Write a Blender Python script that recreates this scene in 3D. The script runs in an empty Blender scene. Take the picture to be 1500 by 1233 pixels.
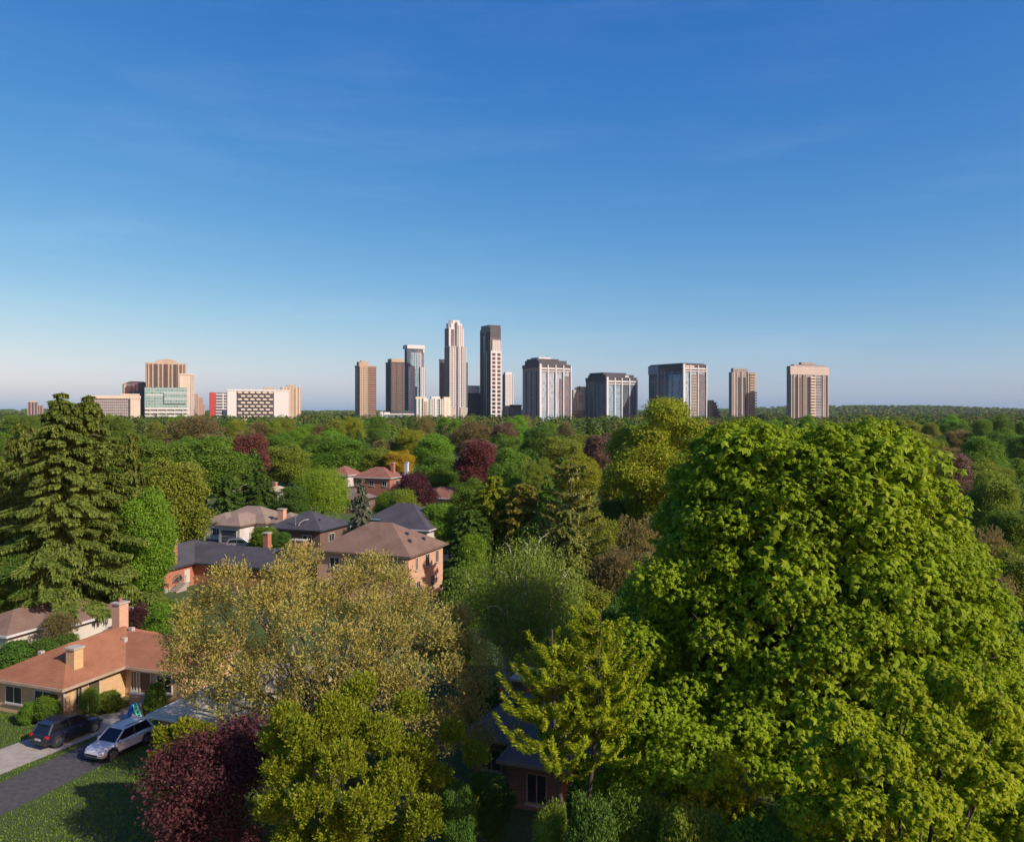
import bpy, bmesh, math, random
import numpy as np
from mathutils import Vector
R = math.radians
S = bpy.context.scene
COL = S.collection

# ------------------------------------------------------------------ camera
F, CH, HOR = 1200.0, 23.0, 601.0           # focal length in photo pixels, eye height, horizon row
cam = bpy.data.cameras.new('camera')
cam.sensor_width = 36.0
cam.lens = 36.0 * F / 1500.0
cam.shift_y = (HOR - 616.5) / 1500.0
cam.clip_start, cam.clip_end = 0.5, 40000
camo = bpy.data.objects.new('camera', cam)
camo.location = (0, 0, CH)
camo.rotation_euler = (R(90), 0, 0)
COL.objects.link(camo)
S.camera = camo

# ------------------------------------------------------------------ light
SUN_EL, SUN_X, SUN_Y = R(33), 0.82, -0.57
world = bpy.data.worlds.new('World')
S.world = world
world.use_nodes = True
wn = world.node_tree
bg = wn.nodes['Background']
sky = wn.nodes.new('ShaderNodeTexSky')
sky.sky_type = 'NISHITA'
sky.sun_disc = False
sky.sun_elevation = SUN_EL
sky.sun_rotation = math.atan2(SUN_X, SUN_Y)
sky.altitude = 0
sky.air_density = 0.8
sky.dust_density = 1.0
sky.ozone_density = 1.0
# colour response of the camera on the clear sky: one power curve per channel
sep, com = wn.nodes.new('ShaderNodeSeparateColor'), wn.nodes.new('ShaderNodeCombineColor')
wn.links.new(sky.outputs[0], sep.inputs[0])
def wmath(op, a, b):
    n = wn.nodes.new('ShaderNodeMath'); n.operation = op
    for i, val in enumerate((a, b)):
        if hasattr(val, 'links'): wn.links.new(val, n.inputs[i])
        else: n.inputs[i].default_value = val
    return n.outputs[0]
EXPO, STR = 0.4, 0.1
# faint streaks of high cirrus
tc = wn.nodes.new('ShaderNodeTexCoord'); mp = wn.nodes.new('ShaderNodeMapping'); nz = wn.nodes.new('ShaderNodeTexNoise')
mp.inputs['Rotation'].default_value = (0, R(14), R(20)); mp.inputs['Scale'].default_value = (1.6, 2.2, 11.0)
nz.inputs['Scale'].default_value = 1.7; nz.inputs['Detail'].default_value = 7; nz.inputs['Roughness'].default_value = 0.62
wn.links.new(tc.outputs['Generated'], mp.inputs[0]); wn.links.new(mp.outputs[0], nz.inputs['Vector'])
wisp = wmath('MULTIPLY', wmath('POWER', wmath('MAXIMUM', wmath('SUBTRACT', nz.outputs[0], 0.5), 0.0), 1.2), 0.20)
sz_ = wn.nodes.new('ShaderNodeSeparateXYZ'); wn.links.new(tc.outputs['Generated'], sz_.inputs[0])
horizon_glow = wmath('MULTIPLY', wmath('POWER', 2.718, wmath('MULTIPLY', wmath('ABSOLUTE', sz_.outputs[2], 0.0), -22.0)), 0.075)      # horizon glow added to the sky colour, fading upwards
for ch, (g, k) in enumerate(((1.832, 0.03213), (1.065, 0.10177), (0.497, 0.30658))):
    cval = wmath('MULTIPLY', wmath('POWER', sep.outputs[ch], g), k)
    cval = wmath('ADD', cval, wmath('MULTIPLY', wisp, (1.0, 0.95, 0.8)[ch]))
    cval = wmath('ADD', cval, wmath('MULTIPLY', horizon_glow, (1.0, 1.0, 0.8)[ch]))
    wn.links.new(wmath('MULTIPLY', cval, 1.0 / (STR * 2 ** EXPO)), com.inputs[ch])
wn.links.new(com.outputs[0], bg.inputs[0])
bg.inputs[1].default_value = STR
sun = bpy.data.lights.new('sun', 'SUN')
sun.energy = 4.2
sun.angle = R(0.5)
sun.color = (1.0, 0.935, 0.83)
so = bpy.data.objects.new('sun', sun)
v = Vector((SUN_X * math.cos(SUN_EL), SUN_Y * math.cos(SUN_EL), math.sin(SUN_EL)))
so.rotation_euler = v.to_track_quat('Z', 'Y').to_euler()
COL.objects.link(so)
S.view_settings.view_transform = 'Standard'
S.view_settings.look = 'None'
S.view_settings.exposure = EXPO
S.view_settings.gamma = 1.0
S.cycles.diffuse_bounces = 8
S.cycles.transmission_bounces = 8
S.cycles.max_bounces = 14

# ------------------------------------------------------------------ projection helpers
def P(px, py, D):
    return Vector(((px - 750) / F * D, D, CH - (py - HOR) / F * D))
def G(px, py, z=0.0):                       # the point of height z seen at a photo pixel
    D = (CH - z) * F / (py - HOR)
    return P(px, py, D)
def Z(py, D):
    return CH - (py - HOR) / F * D
GR = R(20)                                  # the street grid is turned 20 degrees
def AB(a, b, z=0.0):
    return Vector((math.sin(GR) * a + math.cos(GR) * b, math.cos(GR) * a - math.sin(GR) * b, z))

# ------------------------------------------------------------------ object helpers
def tag(o, label=None, cat=None, group=None, kind=None):
    if label: o['label'] = label
    if cat: o['category'] = cat
    if group: o['group'] = group
    if kind: o['kind'] = kind
    return o
def empty(name, loc=(0, 0, 0), rz=0.0, label=None, cat=None, group=None):
    o = bpy.data.objects.new(name, None)
    o.empty_display_size = 0.3
    o.location = loc
    o.rotation_euler = (0, 0, rz)
    COL.objects.link(o)
    return tag(o, label, cat, group)

class MB:
    def __init__(s): s.v, s.f = [], []
    def add(s, vs, fs):
        n = len(s.v); s.v += [tuple(x) for x in vs]; s.f += [tuple(i + n for i in f) for f in fs]; return s
    def box(s, x0, x1, y0, y1, z0, z1):
        return s.add([(x0, y0, z0), (x1, y0, z0), (x1, y1, z0), (x0, y1, z0), (x0, y0, z1), (x1, y0, z1), (x1, y1, z1), (x0, y1, z1)],
                     [(3, 2, 1, 0), (4, 5, 6, 7), (0, 1, 5, 4), (1, 2, 6, 5), (2, 3, 7, 6), (3, 0, 4, 7)])
    def prism(s, pts, z0, z1, top=None):
        n = len(pts); top = top or pts
        return s.add([(p[0], p[1], z0) for p in pts] + [(p[0], p[1], z1) for p in top],
                     [tuple(range(n - 1, -1, -1)), tuple(range(n, 2 * n))] + [(i, (i + 1) % n, n + (i + 1) % n, n + i) for i in range(n)])
    def tube(s, pts, rs, k=7):
        pts = [Vector(p) for p in pts]
        rings = []
        for i, p in enumerate(pts):
            d = (pts[min(i + 1, len(pts) - 1)] - pts[max(i - 1, 0)]).normalized()
            a = d.orthogonal().normalized(); b = d.cross(a)
            if i: 
                a0 = rings[-1][1]; a = (a0 - d * a0.dot(d)).normalized(); b = d.cross(a)
            rings.append((p, a, b))
        n0 = len(s.v)
        for (p, a, b), r in zip(rings, rs):
            for j in range(k):
                t = 2 * math.pi * j / k
                s.v.append(tuple(p + a * (r * math.cos(t)) + b * (r * math.sin(t))))
        for i in range(len(pts) - 1):
            for j in range(k):
                q = n0 + i * k
                s.f.append((q + j, q + (j + 1) % k, q + k + (j + 1) % k, q + k + j))
        s.f.append(tuple(n0 + j for j in range(k - 1, -1, -1)))
        s.f.append(tuple(n0 + (len(pts) - 1) * k + j for j in range(k)))
        return s
    def cyl(s, c, axis, r, h, k=16):
        c = Vector(c); ax = {'x': Vector((1, 0, 0)), 'y': Vector((0, 1, 0)), 'z': Vector((0, 0, 1))}[axis]
        return s.tube([c - ax * h / 2, c + ax * h / 2], [r, r], k)
    def loft(s, rings):
        k = len(rings[0]); n0 = len(s.v)
        for r in rings: s.v += [tuple(p) for p in r]
        for i in range(len(rings) - 1):
            for j in range(k):
                q = n0 + i * k
                s.f.append((q + j, q + (j + 1) % k, q + k + (j + 1) % k, q + k + j))
        s.f.append(tuple(n0 + j for j in range(k - 1, -1, -1)))
        s.f.append(tuple(n0 + (len(rings) - 1) * k + j for j in range(k)))
        return s
    def build(s, name, m, parent=None, smooth=False, bevel=0.0, loc=None, rz=0.0):
        me = bpy.data.meshes.new(name)
        me.from_pydata(s.v, [], s.f)
        bm = bmesh.new(); bm.from_mesh(me); bmesh.ops.recalc_face_normals(bm, faces=bm.faces); bm.to_mesh(me); bm.free()
        me.materials.append(m)
        if smooth:
            me.polygons.foreach_set('use_smooth', [True] * len(me.polygons))
        o = bpy.data.objects.new(name, me)
        COL.objects.link(o)
        if parent: o.parent = parent
        if loc is not None: o.location = loc; o.rotation_euler = (0, 0, rz)
        if bevel:
            b = o.modifiers.new('bevel', 'BEVEL'); b.width = bevel; b.segments = 2; b.limit_method = 'ANGLE'; b.angle_limit = R(35)
        return o
def quadmesh(name, V):                      # V: (n, 4, 3) corner array
    n = len(V)
    me = bpy.data.meshes.new(name)
    me.vertices.add(n * 4); me.loops.add(n * 4); me.polygons.add(n)
    me.vertices.foreach_set('co', np.ascontiguousarray(V, dtype=np.float32).ravel())
    me.loops.foreach_set('vertex_index', np.arange(n * 4, dtype=np.int32))
    me.polygons.foreach_set('loop_start', np.arange(0, n * 4, 4, dtype=np.int32))
    me.update(calc_edges=True)
    return me

# ------------------------------------------------------------------ materials
def newmat(name):
    m = bpy.data.materials.new(name); m.use_nodes = True
    return m, m.node_tree, m.node_tree.nodes['Principled BSDF']
def N(nt, t, **kw):
    n = nt.nodes.new(t)
    for k, vv in kw.items(): setattr(n, k, vv)
    return n
def mixc(nt, fac, a, b):
    mx = N(nt, 'ShaderNodeMix', data_type='RGBA')
    for sock, val in ((0, fac), (6, a), (7, b)):
        if hasattr(val, 'links'): nt.links.new(val, mx.inputs[sock])
        elif sock == 0: mx.inputs[0].default_value = val
        else: mx.inputs[sock].default_value = (*val, 1)
    return mx.outputs[2]
def math_(nt, op, a, b=None):
    n = N(nt, 'ShaderNodeMath', operation=op)
    for i, val in enumerate((a, b)):
        if val is None: continue
        if hasattr(val, 'links'): nt.links.new(val, n.inputs[i])
        else: n.inputs[i].default_value = val
    return n.outputs[0]
def surf(name, c, c2=None, scale=1.0, rough=0.8, metal=0.0, bump=0.0, detail=5, coat=0.0):
    m, nt, b = newmat(name)
    b.inputs['Roughness'].default_value = rough
    b.inputs['Metallic'].default_value = metal
    b.inputs['Coat Weight'].default_value = coat
    if c2 is None: c2 = tuple(x * 0.8 for x in c)
    tc = N(nt, 'ShaderNodeTexCoord')
    nz = N(nt, 'ShaderNodeTexNoise'); nz.inputs['Scale'].default_value = scale; nz.inputs['Detail'].default_value = detail
    nt.links.new(tc.outputs['Object'], nz.inputs['Vector'])
    rp = N(nt, 'ShaderNodeValToRGB'); rp.color_ramp.elements[0].position = 0.35; rp.color_ramp.elements[1].position = 0.65
    nt.links.new(nz.outputs[0], rp.inputs[0])
    nt.links.new(mixc(nt, rp.outputs[0], c, c2), b.inputs['Base Color'])
    if bump:
        bp = N(nt, 'ShaderNodeBump'); bp.inputs['Strength'].default_value = bump; bp.inputs['Distance'].default_value = 0.05
        nt.links.new(nz.outputs[0], bp.inputs['Height']); nt.links.new(bp.outputs[0], b.inputs['Normal'])
    return m
def leafmat(name, c, c2, trans=0.45, rough=0.55, nscale=0.6, spec=0.12):
    m, nt, b = newmat(name)
    geo = N(nt, 'ShaderNodeNewGeometry'); oi = N(nt, 'ShaderNodeObjectInfo'); tc = N(nt, 'ShaderNodeTexCoord')
    nz = N(nt, 'ShaderNodeTexNoise'); nz.inputs['Scale'].default_value = nscale; nz.inputs['Detail'].default_value = 2
    nt.links.new(tc.outputs['Object'], nz.inputs['Vector'])
    f = math_(nt, 'ADD', math_(nt, 'MULTIPLY', geo.outputs['Random Per Island'], 0.55), math_(nt, 'MULTIPLY', nz.outputs[0], 0.75))
    f = math_(nt, 'SUBTRACT', f, 0.2)
    col = mixc(nt, f, c, c2)
    h = N(nt, 'ShaderNodeHueSaturation')
    nt.links.new(col, h.inputs['Color'])
    nt.links.new(math_(nt, 'ADD', math_(nt, 'MULTIPLY', oi.outputs['Random'], 0.024), 0.488), h.inputs['Hue'])
    nt.links.new(math_(nt, 'ADD', math_(nt, 'MULTIPLY', oi.outputs['Random'], 0.3), 1.55), h.inputs['Value'])
    nt.links.new(h.outputs[0], b.inputs['Base Color'])
    b.inputs['Roughness'].default_value = rough
    b.inputs['Specular IOR Level'].default_value = spec
    tr = N(nt, 'ShaderNodeBsdfTranslucent'); nt.links.new(h.outputs[0], tr.inputs['Color'])
    mx = N(nt, 'ShaderNodeMixShader'); mx.inputs[0].default_value = trans
    nt.links.new(b.outputs[0], mx.inputs[1]); nt.links.new(tr.outputs[0], mx.inputs[2])
    nt.links.new(mx.outputs[0], nt.nodes['Material Output'].inputs['Surface'])
    return m
def facade(name, wall, glass, fz, fx, tz, tx, rough=0.25):   # rows and columns of windows as a pattern of the wall
    m, nt, b = newmat(name)
    tc = N(nt, 'ShaderNodeTexCoord'); sp = N(nt, 'ShaderNodeSeparateXYZ')
    nt.links.new(tc.outputs['Object'], sp.inputs[0])
    zz = math_(nt, 'GREATER_THAN', math_(nt, 'FRACT', math_(nt, 'DIVIDE', sp.outputs[2], fz)), tz)
    xx = math_(nt, 'GREATER_THAN', math_(nt, 'FRACT', math_(nt, 'DIVIDE', math_(nt, 'ADD', sp.outputs[0], sp.outputs[1]), fx)), tx)
    w = math_(nt, 'MULTIPLY', zz, xx)
    nz = N(nt, 'ShaderNodeTexWhiteNoise'); 
    cell = N(nt, 'ShaderNodeCombineXYZ')
    nt.links.new(math_(nt, 'FLOOR', math_(nt, 'DIVIDE', sp.outputs[2], fz)), cell.inputs[2])
    nt.links.new(math_(nt, 'FLOOR', math_(nt, 'DIVIDE', math_(nt, 'ADD', sp.outputs[0], sp.outputs[1]), fx)), cell.inputs[0])
    nt.links.new(cell.outputs[0], nz.inputs['Vector'])
    g2 = mixc(nt, nz.outputs['Value'], glass, tuple(min(1, x * 1.7 + 0.01) for x in glass))
    nt.links.new(mixc(nt, w, wall, g2), b.inputs['Base Color'])
    nt.links.new(math_(nt, 'SUBTRACT', 0.8, math_(nt, 'MULTIPLY', w, 0.8 - rough)), b.inputs['Roughness'])
    return m
def shingle(name, c, c2, tile=0.3):
    m, nt, b = newmat(name)
    tc = N(nt, 'ShaderNodeTexCoord')
    nz = N(nt, 'ShaderNodeTexNoise'); nz.inputs['Scale'].default_value = 2.5; nz.inputs['Detail'].default_value = 8; nz.inputs['Roughness'].default_value = 0.75
    big = N(nt, 'ShaderNodeTexNoise'); big.inputs['Scale'].default_value = 0.55; big.inputs['Detail'].default_value = 5
    for n_ in (nz, big): nt.links.new(tc.outputs['Object'], n_.inputs['Vector'])
    sp = N(nt, 'ShaderNodeSeparateXYZ'); nt.links.new(tc.outputs['Object'], sp.inputs[0])
    row = math_(nt, 'FRACT', math_(nt, 'DIVIDE', sp.outputs[2], tile * 0.35))
    f = math_(nt, 'ADD', math_(nt, 'MULTIPLY', nz.outputs[0], 1.5), math_(nt, 'MULTIPLY', big.outputs[0], 1.6))
    f = math_(nt, 'SUBTRACT', math_(nt, 'ADD', f, math_(nt, 'MULTIPLY', row, 0.35)), 0.97)
    nt.links.new(mixc(nt, f, c, c2), b.inputs['Base Color'])
    b.inputs['Roughness'].default_value = 0.95; b.inputs['Specular IOR Level'].default_value = 0.15
    bp = N(nt, 'ShaderNodeBump'); bp.inputs['Strength'].default_value = 0.5; bp.inputs['Distance'].default_value = 0.03
    nt.links.new(row, bp.inputs['Height']); nt.links.new(bp.outputs[0], b.inputs['Normal'])
    return m
def brick(name, c, c2, mortar, sc=1.0):
    m, nt, b = newmat(name)
    tc = N(nt, 'ShaderNodeTexCoord'); sp = N(nt, 'ShaderNodeSeparateXYZ'); cb = N(nt, 'ShaderNodeCombineXYZ')
    nt.links.new(tc.outputs['Object'], sp.inputs[0])
    nt.links.new(math_(nt, 'ADD', sp.outputs[0], sp.outputs[1]), cb.inputs[0]); nt.links.new(sp.outputs[2], cb.inputs[1])
    bt = N(nt, 'ShaderNodeTexBrick'); bt.inputs['Scale'].default_value = sc
    bt.inputs['Brick Width'].default_value = 0.42; bt.inputs['Row Height'].default_value = 0.16; bt.inputs['Mortar Size'].default_value = 0.015
    bt.inputs['Color1'].default_value = (*c, 1); bt.inputs['Color2'].default_value = (*c2, 1); bt.inputs['Mortar'].default_value = (*mortar, 1)
    nt.links.new(cb.outputs[0], bt.inputs['Vector'])
    nz = N(nt, 'ShaderNodeTexNoise'); nz.inputs['Scale'].default_value = 1.2; nz.inputs['Detail'].default_value = 6
    nt.links.new(tc.outputs['Object'], nz.inputs['Vector'])
    nt.links.new(mixc(nt, math_(nt, 'MULTIPLY', nz.outputs[0], 0.35), bt.outputs[0], tuple(x * 0.45 for x in c)), b.inputs['Base Color'])
    b.inputs['Roughness'].default_value = 0.9
    return m

M = {}
M['white'] = surf('white_paint', (0.55, 0.53, 0.50), (0.47, 0.45, 0.43), 1.0, 0.6)
M['cream'] = surf('cream_panel', (0.52, 0.44, 0.34), (0.46, 0.39, 0.30), 0.1, 0.7)
M['tan'] = surf('tan_concrete', (0.40, 0.30, 0.205), (0.35, 0.26, 0.175), 0.1, 0.8)
M['glassdark'] = surf('dark_glass', (0.02, 0.022, 0.025), (0.04, 0.045, 0.05), 0.6, 0.12)
M['black'] = surf('black_panel', (0.02, 0.02, 0.022), (0.03, 0.03, 0.03), 0.3, 0.4)
M['charcoal'] = surf('charcoal_panel', (0.042, 0.045, 0.055), (0.030, 0.033, 0.042), 0.1, 0.6)
M['concrete'] = surf('concrete', (0.36, 0.31, 0.26), (0.28, 0.24, 0.20), 1.5, 0.9, bump=0.2)
M['asphalt'] = surf('asphalt', (0.075, 0.068, 0.066), (0.045, 0.042, 0.04), 3.0, 0.9, bump=0.3, detail=9)
M['wood'] = surf('weathered_wood', (0.28, 0.20, 0.13), (0.20, 0.14, 0.09), 4.0, 0.85)
M['bark'] = surf('brown_bark', (0.075, 0.055, 0.04), (0.035, 0.026, 0.02), 6.0, 0.95, bump=0.5)
M['palebark'] = surf('pale_bark', (0.26, 0.21, 0.15), (0.14, 0.11, 0.08), 3.0, 0.9, bump=0.4)
M['birchbark'] = surf('birch_bark', (0.60, 0.55, 0.47), (0.22, 0.19, 0.16), 3.0, 0.8, bump=0.2)
M['metal'] = surf('galvanised_metal', (0.45, 0.45, 0.45), (0.35, 0.35, 0.35), 2.0, 0.4, 0.8)
M['rubber'] = surf('tyre_rubber', (0.02, 0.02, 0.02), (0.03, 0.03, 0.03), 8.0, 0.85)
M['rim'] = surf('alloy_rim', (0.5, 0.5, 0.5), (0.4, 0.4, 0.4), 3.0, 0.3, 0.9)

# ------------------------------------------------------------------ the ground, roads and hills
def groundmat():
    m, nt, b = newmat('grass_ground')
    tc = N(nt, 'ShaderNodeTexCoord')
    def noise(sc, det, r=0.6):
        n = N(nt, 'ShaderNodeTexNoise'); n.inputs['Scale'].default_value = sc; n.inputs['Detail'].default_value = det; n.inputs['Roughness'].default_value = r
        nt.links.new(tc.outputs['Object'], n.inputs['Vector']); return n.outputs[0]
    c1 = mixc(nt, noise(0.35, 6), (0.060, 0.120, 0.012), (0.120, 0.150, 0.022))
    f = math_(nt, 'SUBTRACT', math_(nt, 'MULTIPLY', noise(4.0, 8, 0.8), 1.6), 0.3)
    c2 = mixc(nt, f, (0.022, 0.040, 0.008), c1)  # dark noise: patchy turf, with dappled tree shade put into the colour
    nt.links.new(c2, b.inputs['Base Color']); b.inputs['Roughness'].default_value = 0.95
    bp = N(nt, 'ShaderNodeBump'); bp.inputs['Strength'].default_value = 0.8; bp.inputs['Distance'].default_value = 0.15
    nt.links.new(noise(9.0, 6, 0.8), bp.inputs['Height']); nt.links.new(bp.outputs[0], b.inputs['Normal'])
    return m
M['grass'] = groundmat()
def sheet(name, pts, z, m):
    mb = MB(); mb.add([(p[0], p[1], z) for p in pts], [tuple(range(len(pts)))])
    return tag(mb.build(name, m), kind='structure')
sheet('ground', [(-7000, -200), (7000, -200), (7000, 7000), (-7000, 7000)], 0.0, M['grass'])
def strip(a0, a1, b0, b1): return [AB(a0, b0), AB(a0, b1), AB(a1, b1), AB(a1, b0)]
def curve_strip(pts, w):
    L, Rr = [], []
    for i, p in enumerate(pts):
        d = (Vector(pts[min(i + 1, len(pts) - 1)]) - Vector(pts[max(i - 1, 0)])).normalized()
        n = Vector((-d.y, d.x, 0)) * w[i] / 2
        L.append(Vector(p) + n); Rr.append(Vector(p) - n)
    return L + Rr[::-1]
# concrete driveway running up beside the tan wall, then the curved walk to the porch
drv = [AB(30, -50.3), AB(38, -50.0), AB(44, -49.4), AB(48.2, -48.6), AB(50.5, -48.2)]
sheet('driveway', curve_strip(drv, [3.9, 3.9, 3.7, 2.8, 2.4]), 0.012, M['concrete'])
sheet('asphalt_driveway', strip(22, 45, -47.0, -43.2), 0.008, M['asphalt'])
sheet('street', strip(13, 22.2, -140, 60), 0.004, M['asphalt'])
sheet('road', strip(112, 119, -140, 160), 0.004, M['asphalt'])
MB().box(-0.08, 0.08, 0, 90, 0, 0.12).build('kerb', M['concrete'], None, loc=AB(22.32, -140, 0), rz=-GR - R(90)).__setitem__('kind', 'structure')

def hills():
    rng = np.random.default_rng(5)
    xs = np.linspace(-3800, 5200, 700)
    def ridge(Y, base, amp, seed):
        r = np.random.default_rng(seed); h = np.full_like(xs, 0.0)
        for k in (0.4, 0.9, 2.1, 5, 11, 23, 70, 140):
            h += np.sin(xs / 1000 * k + r.uniform(0, 6.3)) / (k ** 0.6)
        return np.clip(base + amp * h, 3, None) * (0.42 + 0.78 * np.exp(-((xs - 1750) / 620) ** 2) + 0.2 * np.exp(-((xs + 2400) / 500) ** 2))
    rows = [(2900, ridge(0, 2, 0, 1) * 0), (3250, ridge(0, 15, 2.0, 2)), (3600, ridge(0, 25, 2.5, 3)), (4300, ridge(0, 37, 3.0, 4)), (5200, ridge(0, 22, 2.0, 6))]
    mb = MB()
    for Y, h in rows:
        mb.v += [(x, Y + 120 * math.sin(x / 700), z - 0.5) for x, z in zip(xs, h)]
    global HILL; HILL = (xs, rows)
    n = len(xs)
    for r in range(len(rows) - 1):
        for i in range(n - 1):
            mb.f.append((r * n + i, r * n + i + 1, (r + 1) * n + i + 1, (r + 1) * n + i))
    m = surf('wooded_slope', (0.022, 0.042, 0.014), (0.060, 0.080, 0.028), 0.02, 0.95); m.node_tree.nodes['Principled BSDF'].inputs['Specular IOR Level'].default_value = 0.0
    tag(mb.build('hills', m, smooth=True), kind='structure')
hills()

# ------------------------------------------------------------------ skyline towers
TH = R(30)
class Tower:
    """near corner at photo column c; the sunny face runs to the right of it, the shaded one to the left"""
    def __init__(s, name, label, x0, c, x1, top, D, m, th=None, cat='tower', group=None, depth=None):
        th = TH if th is None else th
        s.D = D; s.c = c
        p = P(c, HOR, D)
        s.root = empty(name, (p.x, p.y, 0), th, label, cat, group)
        s.wR = (x1 - c) / F * D / math.cos(th)
        s.wL = (c - x0) / F * D / math.sin(th) if c - x0 > 0.5 else (depth or s.wR * 0.7)
        s.H = Z(top, D)
        s.body = MB().box(0, s.wR, 0, s.wL, 0, s.H).build('wall', m, s.root)
    def z(s, py): return Z(py, s.D)
    def f(s, name, u0, u1, py0, py1, m, out=0.6, face='F'):     # a slab on a face; u runs left to right as seen
        z1, z0 = s.z(py0), max(0, s.z(py1))
        if face == 'F': b = MB().box(u0 * s.wR, u1 * s.wR, -out, 0.25, z0, z1)
        elif face == 'R': b = MB().box(s.wR - 0.25, s.wR + out, u0 * s.wL, u1 * s.wL, z0, z1)
        else: b = MB().box(-out, 0.25, (1 - u1) * s.wL, (1 - u0) * s.wL, z0, z1)
        return b.build(name, m, s.root)
    def piers(s, name, us, w, py0, py1, m, out=0.9, face='F'):
        for u in us: s.f(name, u - w / 2, u + w / 2, py0, py1, m, out, face)
    def cap(s, name, x0, x1, y0, y1, py0, py1, m):              # a block standing on the roof (fractions of the plan)
        return MB().box(x0 * s.wR, x1 * s.wR, y0 * s.wL, y1 * s.wL, s.z(py1) - 0.1, s.z(py0)).build(name, m, s.root)
    def parapet(s, m, h=1.0, t=0.5):
        mb = MB(); a = s.H + h
        mb.box(-t, s.wR + t, -t, 0.3, s.H - 0.6, a).box(-t, s.wR + t, s.wL - 0.3, s.wL + t, s.H - 0.6, a)
        mb.box(-t, 0.3, 0.3, s.wL - 0.3, s.H - 0.6, a).box(s.wR - 0.3, s.wR + t, 0.3, s.wL - 0.3, s.H - 0.6, a)
        return mb.build('parapet', m, s.root)

W_ = (0.70, 0.66, 0.60)
fa_brown = facade('brown_flats', (0.13, 0.095, 0.078), (0.03, 0.028, 0.03), 3.0, 2.4, 0.45, 0.35)
fa_brownband = facade('banded_brown', (0.22, 0.15, 0.11), (0.05, 0.035, 0.03), 3.0, 400, 0.5, 0.0)
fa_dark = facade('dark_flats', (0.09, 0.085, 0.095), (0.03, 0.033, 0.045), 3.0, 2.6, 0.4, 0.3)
fa_white = facade('white_flats', (0.52, 0.49, 0.46), (0.07, 0.075, 0.085), 3.0, 2.8, 0.45, 0.45)
fa_glass = facade('curtain_glass', (0.24, 0.30, 0.33), (0.12, 0.17, 0.20), 3.6, 1.6, 0.12, 0.1, 0.08)
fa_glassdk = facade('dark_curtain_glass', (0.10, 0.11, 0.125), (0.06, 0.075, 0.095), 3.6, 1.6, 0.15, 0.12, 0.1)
fa_blue = facade('shadow_navy_glass', (0.05, 0.055, 0.08), (0.025, 0.03, 0.055), 3.2, 2.2, 0.2, 0.2, 0.15)  # navy colour stands for the shadow on the low block's front
fa_teal = facade('teal_glass', (0.25, 0.36, 0.33), (0.08, 0.16, 0.15), 3.6, 3.4, 0.35, 0.2, 0.15)
fa_tan = facade('tan_flats', (0.36, 0.28, 0.20), (0.10, 0.075, 0.055), 3.0, 3.2, 0.5, 0.5)
fa_cream = facade('cream_flats', (0.62, 0.53, 0.42), (0.25, 0.20, 0.16), 3.0, 5.0, 0.6, 0.55)
fa_pink = facade('pink_brick_flats', (0.33, 0.21, 0.17), (0.10, 0.075, 0.07), 3.0, 2.6, 0.5, 0.45)
fa_grid = facade('grey_office_grid', (0.30, 0.27, 0.24), (0.07, 0.07, 0.075), 3.4, 2.2, 0.35, 0.25)
fa_stripe = facade('beige_weave', (0.40, 0.35, 0.30), (0.24, 0.20, 0.17), 3.0, 2.3, 0.45, 0.4)
fa_office = facade('pale_blue_glass', (0.26, 0.33, 0.37), (0.14, 0.21, 0.25), 3.8, 1.8, 0.1, 0.08, 0.06)
fa_apt = facade('taupe_flats', (0.27, 0.235, 0.21), (0.09, 0.08, 0.075), 3.0, 3.6, 0.42, 0.35)
M['taupe'] = surf('taupe_concrete', (0.33, 0.28, 0.24), (0.28, 0.24, 0.205), 0.1, 0.8)
M['navy'] = surf('navy_panel', (0.035, 0.04, 0.075), (0.028, 0.03, 0.055), 0.1, 0.4)
M['red'] = surf('red_panel', (0.40, 0.03, 0.03), (0.33, 0.025, 0.025), 0.1, 0.6)
M['slateglass'] = surf('slate_glass', (0.045, 0.055, 0.075), (0.03, 0.035, 0.05), 0.1, 0.15)

# far left twin blocks
t = Tower('apartment_block', 'pinkish brick apartment block at the far left end of the skyline', 30, 40, 52, 589, 1350, fa_pink, cat='building')
t.cap('penthouse', .25, .75, .3, .7, 586.5, 589, M['tan']); t.piers('pilaster', (.2, .5, .8), .12, 589, 640, M['charcoal'])
t = Tower('apartment_block', 'small pinkish block right beside the leftmost tower of the skyline', 51, 53, 61, 594, 1390, fa_pink, cat='building')
t.piers('pilaster', (.3, .7), .15, 594, 640, M['charcoal'])
# low grey office with a light roof band
t = Tower('office_building', 'low wide grey office with a pale roof band behind the spruce tops', 129, 131, 190, 579.5, 1000, fa_grid, cat='building', depth=28)
t.f('roof_band', -.01, 1.01, 579, 583.5, M['cream'], 1.2); t.f('end_panel', .80, 1.0, 583.6, 640, M['cream'], .8); t.f('recess', .76, .80, 584, 640, M['charcoal'], .3)
# slate tower
t = Tower('glass_tower', 'dark slate glass tower with a sloping tan shoulder on its left', 174, 181, 208, 562, 1150, fa_glassdk)
mb = MB(); a = t.wR; mb.add([(0, 0, t.H), (a, 0, t.H), (a, t.wL, t.H), (0, t.wL, t.H), (a * .3, 0, t.z(558)), (a * .9, 0, t.z(558.5)), (a * .9, t.wL, t.z(558.5)), (a * .3, t.wL, t.z(558))],
    [(0, 1, 5, 4), (1, 2, 6, 5), (2, 3, 7, 6), (3, 0, 4, 7), (4, 5, 6, 7), (3, 2, 1, 0)]); mb.build('sloped_roof', M['slateglass'], t.root)
t.f('tan_panel', .0, .12, 562, 640, M['tan'], .5); t.f('tan_panel', .2, 1.0, 562, 640, M['tan'], .5, 'L'); t.piers('mullion', (.35, .5, .65, .8), .03, 562, 640, M['black'], .4)
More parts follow.
